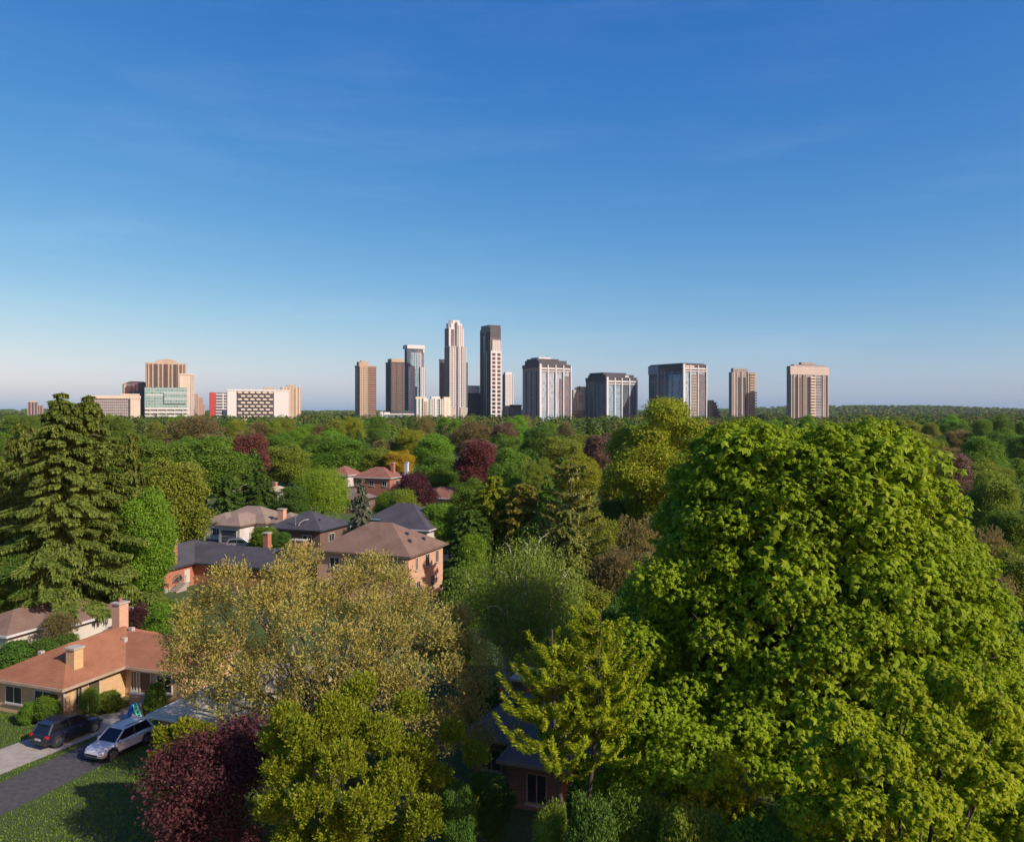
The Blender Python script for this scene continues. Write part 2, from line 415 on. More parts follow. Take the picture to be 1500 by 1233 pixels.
# cream block with notches
t = Tower('apartment_block', 'cream slab block with dark vertical slots before the slate tower', 174, 176, 198, 577.5, 1030, fa_cream, cat='building', depth=22)
t.piers('slot', (.06, .2), .05, 578.5, 640, M['charcoal'], .3); t.f('parapet', -.02, 1.02, 576.6, 579, M['cream'], .8)
# tan brown tower with a domed roof, teal midrise before it
t = Tower('apartment_tower', 'brown and tan striped tower with a rounded tan roof crown', 211, 214, 262, 531, 1120, M['tan'], depth=34)
t.f('glazing', .02, .98, 533, 570, fa_brown, .3)
t.piers('pilaster', (.06, .16, .30, .40, .55, .64, .80, .90, .97), .035, 532, 569, M['tan'], 1.0); t.f('glazing_strip', .44, .52, 532.5, 569, M['glassdark'], .7); t.piers('glazing_strip', (.23, .72), .05, 532.5, 569, M['charcoal'], .7)
mb = MB(); pts0 = [(t.wR * (.2 + .6 * i / 10), t.z(531) + (t.z(525) - t.z(531)) * (1 - ((i - 5) / 5) ** 2) ** .5) for i in range(11)]
vs = [(x, .15 * t.wL, z - .1) for x, z in pts0] + [(x, .85 * t.wL, z - .1) for x, z in pts0]
mb.add(vs, [tuple(range(11)), tuple(range(21, 10, -1))] + [(i, i + 1, 12 + i, 11 + i) for i in range(10)] + [(10, 0, 11, 21)]); mb.build('roof_crown', M['tan'], t.root)
t = Tower('office_building', 'teal glass midrise with white banded podium below the domed brown tower', 209, 212, 262, 567, 1060, fa_teal, cat='building', depth=30)
t.f('glass_bay', .45, .98, 576, 591, fa_teal, 2.0); t.f('spandrel', .02, .44, 578, 579.5, M['white'], .5); t.f('spandrel', .45, .99, 575, 576, M['white'], 2.4); t.f('spandrel', .45, .99, 583.2, 584.4, M['white'], 2.4)
for k, y in enumerate((597, 602.5, 608, 613.5)): t.f('white_band', .0, 1.05, y, y + 2.6, M['white'], 2.6)
t.piers('podium_pier', (.12, .3, .5, .7, .9), .03, 597, 640, M['pinkish'] if 'pinkish' in M else M['tan'], 2.2)
t = Tower('apartment_slab', 'tall pale cream slab tower right of the domed brown tower', 262, 263, 281, 548, 1090, M['cream'], depth=30)
t.f('dark_side_strip', .72, .98, 550, 640, fa_stripe, .4); t.f('parapet', -.02, 1.02, 547, 549, M['cream'], .8); t.piers('groove', (.3, .5), .02, 549, 640, M['tan'], .1)
for (x0, x1, top, D, lab) in ((281, 288.5, 577, 1300, 'narrow brown block tucked beside the pale cream slab tower'), (288.5, 296, 582, 1330, 'stepped brown block between the cream slab and the red panelled block'), (296, 299.5, 592, 1360, 'lowest step of pinkish brick wall left of the red panelled block')):
    t = Tower('brown_block', lab, x0, x0 + .5, x1, top, D, fa_pink, cat='building', depth=20); t.f('parapet', -.02, 1.02, top - .6, top + 1, M['tan'], .5); t.piers('pilaster', (.2, .6), .12, top + 1, 640, M['tan'], .5)
# red and white block
t = Tower('apartment_block', 'block with a red end wall and white balcony bands', 306, 307, 333, 575, 1080, fa_brown, cat='building', depth=24)
t.f('red_end_wall', 0, .26, 574.5, 640, M['red'], .9)
for k in range(9): t.f('balcony_band', .28, .98, 577 + k * 4.2, 578.7 + k * 4.2, M['white'], 1.2)
t.f('white_column', .60, .66, 576, 640, M['white'], .8); t.f('navy_annexe', .62, 1.02, 600, 640, M['navy'], 4.0)
# white block with hexagon balconies
t = Tower('apartment_slab', 'long white block with zigzag dark balcony pattern in its middle', 331, 333, 411, 571, 1000, M['white'], cat='building', depth=26)
t.f('balcony_recess', .145, .75, 573, 640, M['charcoal'], .15)
for r in range(9):
    z1, z0 = t.z(573.4 + r * 5), t.z(576 + r * 5)
    for k in range(6):
        u = .155 + k * .1 + (.05 if r % 2 else 0)
        if u + .085 > .76: continue
        x0, x1 = u * t.wR, (u + .078) * t.wR; e = (x1 - x0) * .16
        MB().add([(x0 + e, -1.6, z1), (x1 - e, -1.6, z1), (x1, -1.6, (z0 + z1) / 2), (x1 - e, -1.6, z0), (x0 + e, -1.6, z0), (x0, -1.6, (z0 + z1) / 2)] + [(x0 + e, .1, z1), (x1 - e, .1, z1), (x1, .1, (z0 + z1) / 2), (x1 - e, .1, z0), (x0 + e, .1, z0), (x0, .1, (z0 + z1) / 2)],
            [(0, 1, 2, 3, 4, 5), (11, 10, 9, 8, 7, 6)] + [(i, (i + 1) % 6, 6 + (i + 1) % 6, 6 + i) for i in range(6)]).build('balcony', M['cream'], t.root)
t.cap('roof_house', .58, .75, .3, .7, 567, 571, M['tan']); t.f('parapet', -.01, 1.01, 570, 572, M['white'], .5)
t = Tower('apartment_tower', 'ribbed tan tower at the right end of the white balcony block', 410, 412, 437, 567, 1040, M['tan'], depth=26)
t.piers('rib', (.08, .25, .42, .58, .75, .92), .05, 567, 640, M['cream'], .8); t.cap('roof_house', .3, .75, .2, .8, 563.5, 567, M['tan']); t.piers('window_strip', (.34, .66), .05, 569, 640, M['wood'], .2)

# brown tower
t = Tower('apartment_tower', 'lone brown tower with a tan centre stripe, left of the downtown group', 517, 526, 549, 536, 1060, fa_brown)
t.f('tan_stripe', .05, .50, 536.5, 640, fa_tan, .5); t.piers('rib', (.05, .3, .5), .03, 536, 640, M['tan'], 1.0); t.f('banded_bay', .54, .97, 537, 640, fa_brownband, .4); t.f('painted_shade_bay', .1, .85, 538, 640, fa_dark, .4, 'L'); t.cap('penthouse', .05, .6, .2, .8, 529.5, 536, M['tan']); t.cap('roof_plant', .2, .45, .3, .6, 527.5, 529.6, M['tan']); t.parapet(M['tan'])  # the left face's shade is painted as a dark bay
# dark tower
t = Tower('apartment_tower', 'dark brown tower half hidden behind the white capped glass tower', 562, 573, 596, 531, 1190, fa_dark)
t.f('brown_bay', .02, .9, 532, 640, fa_brown, .4); t.cap('penthouse', 0.05, .8, .1, .8, 525, 531, M['tan']); t.piers('fin', (.2, .45, .7), .06, 532, 640, M['black'], .8, 'L'); t.piers('fin', (.33, .66), .03, 532, 640, M['charcoal'], .8); t.parapet(M['charcoal'])
# white capped glass tower
t = Tower('glass_tower', 'slim glass tower with a white flat cap and white piers', 591, 598, 619.5, 510, 1080, fa_glassdk)
t.f('glazing', .14, .86, 516, 640, fa_glass, .3)
mb = MB(); t1, t0 = t.z(505), t.z(509.5); mb.box(-2, t.wR + 1, -1.5, t.wL + 1, t0 - 1, t1); mb.build('white_cap', M['white'], t.root)
t.f('white_frame', -.1, -.02, 506, 537, M['charcoal'], .6); t.f('cap_frame', .93, 1.03, 509.6, 516, M['white'], 1.0)
t.f('white_pier', .02, .36, 537, 640, fa_white, 2.2); t.f('white_pier', .74, 1.1, 537, 640, fa_white, 2.2); t.f('white_edge', .0, .05, 536.5, 640, M['white'], 2.8); t.f('white_edge', .33, .37, 536.5, 640, M['white'], 2.8); t.f('white_edge', .73, .77, 536.5, 640, M['white'], 2.8); t.f('painted_shade_bay', .1, .9, 512, 640, M['charcoal'], .4, 'L'); t.piers('mullion', (.3, .45, .6, .75), .03, 516, 540, M['white'], .6)  # charcoal left bay colours in the shade of that face
# low glass podium and low rise row
t = Tower('low_glass_building', 'low glass pavilion with white drum end at the foot of dark tower', 555, 556, 611, 607, 1000, fa_glass, cat='building', depth=30)
t.f('roof_slab', -.01, 1.02, 605.8, 607.6, M['white'], 1.4); MB().cyl((1.5, -1, t.z(603) / 2), 'z', 2.7, t.z(603), 20).build('white_drum', M['white'], t.root); t.cap('roof_plant', .3, .75, .3, .8, 601.5, 607, M['charcoal']); t.cap('roof_unit', .12, .26, .3, .8, 603.6, 607, M['white'])
t = Tower('midrise_building', 'white and green striped midrise row before the white tower', 606, 609, 658, 584, 950, fa_teal, cat='building', depth=26)
t.f('white_bay', .2, .33, 583, 640, M['white'], 1.5); t.f('white_bay', .52, .58, 583, 640, M['white'], 1.5); t.f('end_bay', .8, 1.0, 583, 640, fa_cream, 1.0); t.piers('white_pier', (.03, .12, .42, .48, .70, .76), .035, 584, 640, M['white'], 1.2); t.f('tan_bay', .22, .31, 588, 640, fa_tan, 1.8)
t.cap('roof_house', .0, .3, .1, .8, 581, 584, M['cream']); t.cap('roof_house', .45, .7, .1, .8, 580.5, 584, M['white']); t.cap('roof_house', .8, 1.0, .1, .8, 581, 584, M['cream'])
# dark sliver towers behind the white tower
t = Tower('dark_tower', 'thin dark purple tower peeking out left behind the tall white tower', 643, 645, 660, 527, 1300, fa_dark, depth=20); t.parapet(M['charcoal']); t.f('purple_bay', .05, .25, 530, 560, M['charcoal'], .4); t.piers('fin', (.1, .5), .06, 529, 640, M['navy'], .5)
# tall white tower, stepped top
t = Tower('white_tower', 'tallest white ribbed tower with stepped shoulders and octagonal crown', 650, 658, 682, 507, 1020, M['white'])
th = t
def oct_(x0, x1, y0, y1, ch): return [(x0 + ch, y0), (x1 - ch, y0), (x1, y0 + ch), (x1, y1 - ch), (x1 - ch, y1), (x0 + ch, y1), (x0, y1 - ch), (x0, y0 + ch)]
w, l = t.wR, t.wL
MB().box(.0 * w, .88 * w, .05 * l, .97 * l, t.z(507) - .1, t.z(480)).build('upper_shaft', M['white'], t.root)
MB().prism(oct_(.02 * w, .86 * w, .08 * l, .92 * l, 3), t.z(480) - .1, t.z(473)).build('shoulder', M['white'], t.root)
MB().prism(oct_(.12 * w, .76 * w, .2 * l, .8 * l, 3.5), t.z(473) - .1, t.z(468.3)).build('crown', M['white'], t.root)
t.f('glass_slot', .36, .48, 471, 640, fa_glassdk, .5); t.f('window_bay', .07, .16, 507, 640, fa_white, .6); t.f('window_bay', .22, .3, 507, 640, fa_white, .6); t.f('window_bay', .58, .68, 507, 640, fa_white, .6); t.f('window_bay', .8, .9, 507, 640, fa_white, .6)
mb = MB().box(.12 * w, .3 * w, .05 * l - .5, .05 * l + .2, t.z(507), t.z(482)); mb.build('upper_bay', fa_glassdk, t.root)
mb = MB().box(.55 * w, .82 * w, .05 * l - .5, .05 * l + .2, t.z(507), t.z(476)); mb.build('upper_bay', fa_white, t.root)
t.piers('rib', (.02, .19, .335, .53, .74, .95), .04, 506.5, 640, M['white'], 1.4); t.f('painted_shade_bay', .05, .95, 508, 640, fa_dark, .5, 'L'); MB().box(-.5, .2, .08 * l, .9 * l, t.z(507), t.z(481)).build('painted_shade_upper_bay', fa_dark, t.root)  # unlit left side: its shade painted over the white wall as darker bays
t.f('stone_base', -.02, .3, 597, 640, fa_stripe, 2.0); t.f('stone_base', .62, 1.05, 597, 640, fa_stripe, 2.0); t.f('side_fin', .02, .2, 530, 640, M['charcoal'], 2.5, 'R')
# low tower, the shadow on its front painted navy
t = Tower('office_building', 'low glass block, front painted shadow navy, with white roof house between the two tallest towers', 683, 684.5, 703, 577, 1260, fa_blue, cat='building', depth=24); t.cap('roof_house', .1, .98, .2, .9, 564.5, 577, fa_white); t.piers('mullion', (.2, .4, .6, .8), .03, 577, 640, M['navy'], .5); t.f('roof_edge', -.02, 1.02, 575.6, 577.4, M['charcoal'], .5)
# black and white tower
t = Tower('black_tower', 'tall black tower with a white gridded front strip down its right side', 702, 718, 733.5, 481, 1230, fa_dark)
w, l = t.wR, t.wL
t.cap('black_crown', -.05, 1.0, .03, .85, 475.8, 481, M['black']); t.f('crown_band', .0, .98, 479, 492, M['charcoal'], .4)
t.f('white_upper_panel', .18, 1.0, 497.5, 514.5, fa_white, 1.2)
t.f('white_frame', 0.02, 1.02, 513.5, 640, M['white'], 1.6)
for r in range(17):
    y = 517 + r * 6.0
    for u in (.14, .62): t.f('window', u, u + .30, y, y + 4.0, M['glassdark'], 1.9)
t.f('white_side_panel', .38, .52, 491, 515, M['white'], .8, 'L'); t.piers('side_window', (.45,), .05, 493, 514, M['charcoal'], 1.0, 'L'); t.piers('fin', (.1, .25, .6, .75, .9), .05, 486, 640, M['black'], .9, 'L'); t.f('glazing_strip', .60, .72, 514, 640, M['slateglass'], .6, 'L')
# small white tower
t = Tower('white_block', 'small white tower standing right behind the black and white tower', 736, 740, 752, 548, 1300, fa_white, cat='building'); t.cap('roof_house', .1, .9, .2, .9, 545, 548, M['white']); t.piers('rib', (.05, .95), .08, 548, 640, M['white'], .6); t.f('dark_slot', .3, .6, 549, 640, M['charcoal'], .5, 'L')
t = Tower('brick_midrise', 'low pinkish brick block between the small white tower and large office', 737, 747, 764, 594, 1020, fa_pink, cat='building'); t.f('roof_edge', -.02, 1.02, 592.8, 595, M['charcoal'], .6); t.f('dark_annexe', 0.0, 1.0, 597, 640, M['slateglass'], 1.0, 'L'); t.f('white_edge', .97, 1.2, 600, 640, M['white'], .8)

# the three large offices: pale glass between white piers, dark stepped tops
def office(label, x0, c, x1, top, D, steps, fpiers, lpiers, darkstrips, cham=False):
    t = Tower('office_tower', label, x0, c, x1, top, D, fa_office, group='large pale glass office towers with white piers', th=R(32))
    t.f('painted_shade_glazing', .02, .98, top + 1, 640, fa_glassdk, .3, 'L')  # shade of the left face put into darker glass
    t.f('roof_band', .0, 1.0, top, top + 5.2, M['charcoal'], .5); t.f('white_band', -.005, 1.0, top + 5.2, top + 7.4, M['white'], 1.2); t.f('dark_band', .0, 1.0, top + 7.5, top + 9.2, M['charcoal'], .7); t.f('white_band', .0, 1.0, top + 9.3, top + 10.8, M['white'], 1.2)
    t.f('roof_band', .0, .99, top, top + 5.2, M['charcoal'], .6, 'L'); t.f('dark_band', .02, .98, top + 5.3, top + 10, M['slateglass'], .5, 'L')
    t.piers('white_pier', fpiers, .032, top + 1, 640, M['white'], 1.8); t.piers('grey_pier', lpiers, .03, top + 10, 640, M['slatepier'], 1.2, 'L')
    MB().box(-1.6, 1.2, -1.9, 0.2, 0, t.H).build('corner_pier', M['white'], t.root)
    for (u0, u1, y0, m) in darkstrips: t.f('dark_glazing', u0, u1, y0, 640, m, .5)
    for (a, b, c_, d, y0, y1, m) in steps: t.cap('stepped_roof', a, b, c_, d, y0, y1, M[m])
    t.f('right_glazing', .02, .98, top + 8, 640, fa_office, .3, 'R'); t.f('dark_side_pier', 0, .12, top + 1, 640, M['charcoal'], 1.0, 'R')
    return t
M['slatepier'] = surf('slate_pier', (0.22, 0.25, 0.29), (0.18, 0.20, 0.24), 0.1, 0.6)
t = office('leftmost and tallest of the three pale glass offices, with two rooftop aerials', 766, 791, 838.5, 533, 960,
    [(.02, .92, .1, .9, 527, 533, 'charcoal'), (.02, .72, .2, .8, 524.5, 527.1, 'charcoal'), (.1, .5, .25, .7, 522.3, 524.6, 'white')], (.235, .485, .735, .98), (.2, .5, .8), [(.62, .72, 554, fa_glassdk), (.76, .97, 550, fa_glassdk)])
for u, hh in ((.3, 514), (.48, 517.5)):
    MB().tube([(u * t.wR, .45 * t.wL, t.z(522.4)), (u * t.wR, .45 * t.wL, t.z(hh))], [.35, .2], 6).tube([(u * t.wR - 1.6, .45 * t.wL, t.z(hh + 1)), (u * t.wR + 1.6, .45 * t.wL, t.z(hh + 2.2))], [.3, .3], 6).build('aerial', M['metal'], t.root)
t = office('middle and lowest of the three pale glass offices, behind the yellow-green tree', 862, 889, 938, 552, 980,
    [(.02, .95, .08, .92, 548, 552, 'charcoal'), (.02, .78, .2, .85, 545, 548.1, 'charcoal')], (.24, .47, .72, .97), (.18, .4, .6, .8), [(.50, .70, 561, fa_glassdk), (.76, .95, 561, fa_glassdk)])
t.f('white_sign_panel', .6, .72, 549.5, 552, M['white'], -.5); MB().tube([(.25 * t.wR, .5 * t.wL, t.z(545.1)), (.25 * t.wR, .5 * t.wL, t.z(541))], [.35, .25], 6).build('aerial', M['metal'], t.root)
t = office('rightmost of the three pale glass offices, with a flat black top', 961, 1001, 1040.5, 533, 950,
    [(.02, .97, .03, .97, 531.3, 533, 'charcoal')], (.02, .27, .60, .97), (.3, .5, .7), [(.36, .58, 548, fa_grid), (.64, .95, 547, fa_glassdk)])
t.f('white_notch', .0, .3, 533.5, 546, M['slatepier'], 1.0, 'L'); t.f('pale_bay', .60, .97, 548, 640, fa_office, .8, 'L'); t.f('pale_sign_panel', .08, .45, 535, 537.2, M['cream'], .9)
# beige building between offices
t = Tower('apartment_block', 'beige patterned block between the left and middle pale glass offices', 838, 840, 863, 571, 1010, fa_stripe, cat='building', depth=24); t.f('white_frame', .2, .75, 575, 600, M['cream'], .8); t.f('recess', .3, .65, 578, 590, M['tan'], .9); t.cap('penthouse', .3, 1.0, .2, .9, 566, 571, M['cream']); t.cap('roof_tank', .15, .28, .3, .6, 567.5, 571, M['charcoal']); t.cap('roof_tank', .36, .46, .1, .18, 565.5, 571, M['charcoal'])
for y in (601.5, 605.5, 609.5): t.f('brown_band', -.02, 1.02, y, y + 2, M['wood'], 1.0)
# terraced block
t = Tower('terraced_block', 'small stepped terrace block at the right foot of flat-topped black office', 1037, 1039, 1047, 586, 1000, fa_apt, cat='building', depth=20)
for k in range(6): MB().box((.9 + k * .12) * t.wR, (1.5 + k * .22) * t.wR, .0, 14, 0, t.z(590 + k * 4.5)).build('terrace_step', fa_apt, t.root); MB().box((.9 + k * .12) * t.wR, (1.53 + k * .22) * t.wR, -1.2, .3, t.z(590 + k * 4.5) - .2, t.z(590 + k * 4.5) + .9).build('balcony_band', M['cream'], t.root)
# right hand apartment towers
t = Tower('apartment_tower', 'narrow taupe apartment tower with tan balconies high on its right', 1069, 1072, 1112, 545, 980, fa_apt, depth=26)
t.cap('penthouse', .08, .72, .1, .9, 539, 545, fa_apt); t.f('white_bay', .05, .14, 545, 640, M['taupe'] if 'taupe' in M else fa_stripe, .8); t.piers('dark_recess', (.3, .56), .12, 552, 640, M['charcoal'], .3); t.piers('rib', (.2, .42, .7), .05, 544, 640, M['taupe'], 1.2)
for k in range(17): t.f('balcony', .74, 1.06, 546 + k * 4, 547.8 + k * 4, M['tan'], 2.0)
t.f('bay', .8, 1.0, 544.5, 640, fa_apt, .8)
t = Tower('apartment_tower', 'wide taupe apartment tower at the right end of the skyline', 1154, 1157, 1230, 536, 960, fa_apt, depth=30)
t.cap('penthouse', .30, .68, .1, .9, 530, 536, fa_apt); t.cap('roof_house', .1, .9, .05, .95, 533.4, 536, fa_apt); t.f('top_band', .0, 1.0, 536, 548.5, fa_stripe, .9)
t.piers('rib', (.02, .08, .19, .33, .38, .62, .83, .96), .025, 548, 640, M['taupe'], 1.6); t.f('dark_recess', .10, .17, 552, 640, M['charcoal'], .3); t.f('dark_recess', .22, .31, 552, 640, fa_brown, .5); t.f('dark_recess', .39, .48, 552, 640, M['charcoal'], .5)
for k in range(16): t.f('balcony', .48, .60, 551 + k * 4.3, 553.2 + k * 4.3, M['cream'], 3.0); t.f('window_band', .64, .81, 551.5 + k * 4.3, 553.4 + k * 4.3, M['slatepier'], 1.0)

# ------------------------------------------------------------------ houses
M['orange_roof'] = shingle('terracotta_shingle', (0.185, 0.075, 0.040), (0.31, 0.135, 0.075))
M['brown_roof'] = shingle('brown_shingle', (0.12, 0.072, 0.052), (0.20, 0.13, 0.10))
M['slate_roof'] = shingle('slate_shingle', (0.035, 0.036, 0.045), (0.075, 0.072, 0.085))
M['taupe_roof'] = shingle('taupe_shingle', (0.16, 0.115, 0.09), (0.25, 0.19, 0.15))
M['grey_roof'] = shingle('grey_shingle', (0.37, 0.285, 0.185), (0.52, 0.42, 0.29))
M['red_roof'] = shingle('red_brown_shingle', (0.150, 0.065, 0.048), (0.25, 0.115, 0.085))
M['dusk_roof'] = shingle('plum_shingle', (0.10, 0.07, 0.065), (0.19, 0.14, 0.125))
M['tan_brick'] = brick('tan_brick', (0.60, 0.37, 0.17), (0.52, 0.31, 0.14), (0.60, 0.44, 0.26))
M['red_brick'] = brick('red_brick', (0.38, 0.135, 0.080), (0.32, 0.11, 0.065), (0.40, 0.22, 0.15))
M['pink_brick'] = brick('pink_brick', (0.60, 0.32, 0.20), (0.52, 0.27, 0.17), (0.60, 0.40, 0.29))
M['brown_brick'] = brick('brown_brick', (0.16, 0.09, 0.06), (0.12, 0.07, 0.05), (0.2, 0.15, 0.11))
M['siding'] = surf('pale_siding', (0.55, 0.50, 0.43), (0.48, 0.43, 0.37), 0.6, 0.7)
M['cap'] = surf('chimney_cap', (0.42, 0.36, 0.30), (0.36, 0.3, 0.25), 3, 0.9)

class House:
    def __init__(s, name, label, anchor, ze, rz=-GR, cat='house', group=None):
        s.root = empty(name, (anchor.x, anchor.y, 0), rz, label, cat, group); s.ze = ze
        s.rf = MB(); s.wl = MB(); s.fa = MB(); s.rp = []
    def wing(s, x0, x1, y0, y1, rise, o=0.55, gable='', ze=None, axis=None, foot=0.0):
        """eaves rectangle; hipped unless an end is named in gable"""
        ze = s.ze if ze is None else ze
        k = len(s.rp) * 0.004
        zb, zt, zr = ze - k, ze + 0.12 - k, ze + rise - k
        Lx, Ly = x1 - x0, y1 - y0
        axis = axis or ('x' if Lx >= Ly else 'y')
        s.rp.append((x0, x1, y0, y1, zt, zr, axis, gable))
        if axis == 'x':
            i = min(Ly, Lx) / 2
            a = (x0 + (0 if 'l' in gable else i), (y0 + y1) / 2, zr); b = (x1 - (0 if 'r' in gable else i), (y0 + y1) / 2, zr)
        else:
            i = min(Lx, Ly) / 2
            a = ((x0 + x1) / 2, y0 + (0 if 'n' in gable else i), zr); b = ((x0 + x1) / 2, y1 - (0 if 'f' in gable else i), zr)
        vs = [(x0, y0, zb), (x1, y0, zb), (x1, y1, zb), (x0, y1, zb), (x0, y0, zt), (x1, y0, zt), (x1, y1, zt), (x0, y1, zt), a, b]
        fs = [(3, 2, 1, 0), (0, 1, 5, 4), (1, 2, 6, 5), (2, 3, 7, 6), (3, 0, 4, 7)]
        fs += [(4, 5, 9, 8), (5, 6, 9), (6, 7, 8, 9), (7, 4, 8)] if axis == 'x' else [(5, 6, 9, 8), (6, 7, 9), (7, 4, 8, 9), (4, 5, 8)]
        s.rf.add(vs, fs)
        w = [x0 + o, x1 - o, y0 + o, y1 - o]
        s.wl.box(w[0], w[1], w[2], w[3], foot, zb - 0.01)
        if gable:                                       # gable triangle walls
            for g in gable:
                if g in 'nf':
                    y = (y0 + .06, y0 + o) if g == 'n' else (y1 - o, y1 - .06)
                    p = [(x0 + .3, zb - .02), (x1 - .3, zb - .02), ((x0 + x1) / 2, zr - .25)]
                    s.wl.add([(q[0], y[0], q[1]) for q in p] + [(q[0], y[1], q[1]) for q in p], [(0, 1, 2), (5, 4, 3), (0, 1, 4, 3), (1, 2, 5, 4), (2, 0, 3, 5)])
        t = 0.09; z0, z1 = zb - 0.06, zt + 0.03                # gutter boards round the eaves
        for q in ((x0 - t, x1 + t, y0 - t, y0 - .003), (x0 - t, x1 + t, y1 + .003, y1 + t), (x0 - t, x0 - .003, y0, y1), (x1 + .003, x1 + t, y0, y1)): s.fa.box(*q, z0, z1)
        return s
    def close(s, wall, roof, trim):
        s.wall = s.wl.build('wall', wall, s.root); s.roof = s.rf.build('roof', roof, s.root)
        s.fa.build('gutter', trim, s.root); return s
    def zroof(s, x, y):
        z = 0
        for (x0, x1, y0, y1, zt, zr, ax, g) in s.rp:
            if x0 <= x <= x1 and y0 <= y <= y1:
                sl = (zr - zt) / (min(x1 - x0, y1 - y0) / 2 if not g else ((y1 - y0) / 2 if ax == 'x' else (x1 - x0) / 2))
                d = []
                if ax == 'x': d += [y - y0, y1 - y] + ([] if 'l' in g else [x - x0]) + ([] if 'r' in g else [x1 - x])
                else: d += [x - x0, x1 - x] + ([] if 'n' in g else [y - y0]) + ([] if 'f' in g else [y1 - y])
                z = max(z, min(zr, zt + sl * min(d)))
        return z
    def chimney(s, x, y, top, m, w=0.5, l=0.7, pots=1, base=None):
        zb = s.zroof(x, y) - 0.7 if base is None else base
        c = MB().box(x - w, x + w, y - l, y + l, zb, top).build('chimney', m, s.roof)
        MB().box(x - w - .1, x + w + .1, y - l - .1, y + l + .1, top + .001, top + .14).build('cap', M['cap'], c)
        for k in range(pots): MB().cyl((x, y + (k - (pots - 1) / 2) * .5, top + .3), 'z', .14, .35, 10).build('chimney_pot', M['red_brick'], c)
    def vent(s, x, y, m=None):
        z = s.zroof(x, y); MB().box(x - .18, x + .18, y - .18, y + .18, z - .1, z + .3).build('roof_vent', m or M['charcoal'], s.roof)
    def opening(s, face, u, pos, z, w, h, name='window', m=None, frame=None, sill=True):
        """u along the wall, pos = wall plane; face n(ear) / r(ight) / l(eft)"""
        m = m or M['glassdark']; frame = frame or M['white']; t = .08
        def bx(mb, u0, u1, z0, z1, o0, o1):
            if face == 'n': return mb.box(u0, u1, pos - o1, pos - o0, z0, z1)
            if face == 'r': return mb.box(pos + o0, pos + o1, u0, u1, z0, z1)
            return mb.box(pos - o1, pos - o0, u0, u1, z0, z1)
        p = bx(MB(), u - w / 2, u + w / 2, z, z + h, -.04, .03).build(name, m, s.root)
        mb = MB()
        bx(mb, u - w / 2 - t, u - w / 2, z - t, z + h + t, -.03, .07); bx(mb, u + w / 2, u + w / 2 + t, z - t, z + h + t, -.03, .07)
        bx(mb, u - w / 2, u + w / 2, z + h, z + h + t, -.03, .068); bx(mb, u - w / 2, u + w / 2, z - t, z, -.03, .068)
        if name == 'window': bx(mb, u - .03, u + .03, z, z + h, .0, .06)
        if name == 'garage_door':
            for k in range(1, 4): bx(mb, u - w / 2, u + w / 2, z + h * k / 4 - .015, z + h * k / 4 + .015, .0, .045)
        mb.build('frame', frame, p)
        if sill and name == 'window': bx(MB(), u - w / 2 - .15, u + w / 2 + .15, z - t - .1, z - t - .003, -.03, .14).build('sill', M['concrete'], p)
        if name == 'door': MB().add(*_hand(face, u + w * .35, pos, z + 1.0)).build('handle', M['metal'], p)
        return p
def _hand(face, u, pos, z):
    mb = MB()
    if face == 'n': mb.box(u - .04, u + .04, pos - .1, pos - .02, z - .06, z + .06)
    else: mb.box(pos + .02, pos + .1, u - .04, u + .04, z - .06, z + .06)
    return mb.v, mb.f
white, dark = M['white'], M['glassdark']
brownwood = surf('brown_door', (0.10, 0.055, 0.035), (0.08, 0.045, 0.03), 3, 0.6)

# the orange roofed bungalow at the left: a garage wing towards us and a cross wing to the right
h = House('bungalow', 'tan brick bungalow with an orange shingle roof and two brick chimneys, behind parked cars', AB(45, -51.3), 2.5)
h.wing(-8.2, 0, 0, 13.8, 2.0, .6).wing(-9.0, 5.6, 5.8, 13.2, 1.75, .6)
h.close(M['tan_brick'], M['orange_roof'], surf('tan_gutter', (0.42, 0.30, 0.20), None, 1, 0.6))
h.chimney(-1.75, 2.6, 4.75, M['tan_brick'], .42, .42, 0); h.chimney(-5.2, 10.4, 6.2, M['pink_brick'], .42, .5, 1)
for x, y in ((-2.5, 8.2), (-5.9, 3.2), (-3.1, 9.6)): h.vent(x, y, M['cap'])
h.opening('r', 1.9, -.6, .9, .5, 1.2, frame=M['tan']); h.opening('r', 3.3, -.6, .15, 1.0, 2.0, 'door', brownwood, M['cream'])
for u in (-2.6, -5.6): h.opening('n', u, .6, .8, 1.6, 1.2)
h.opening('n', 1.5, 6.4, .05, 1.0, 2.05, 'door', brownwood, white); h.opening('n', 3.4, 6.4, .8, 1.4, 1.2); h.opening('n', 0.35, 6.4, .6, .5, 1.5)
MB().tube([(-.5, .55, 0), (-.5, .55, 2.4)], [.05, .05], 8).build('downpipe', white, h.root)
# curved brick porch wall
mb = MB(); pts = [AB(50.0, -50.0), AB(50.2, -48.9), AB(49.6, -47.6), AB(48.4, -47.3)]
t = empty('porch_wall', (0, 0, 0), 0, 'low pinkish brick wall curving round the bungalow porch', 'wall')
for i in range(3):
    a, b = pts[i], pts[i + 1]; d = (b - a).normalized(); n = Vector((-d.y, d.x, 0)) * .11
    mb.prism([a - n, b - n, b + n, a + n], 0, .85)
mb.build('wall', M['pink_brick'], t); mb = MB()
for i in range(3):
    a, b = pts[i], pts[i + 1]; d = (b - a).normalized(); n = Vector((-d.y, d.x, 0)) * .17
    mb.prism([a - n, b - n, b + n, a + n], .853, .95 + i * .003)
mb.build('coping', M['concrete'], t)

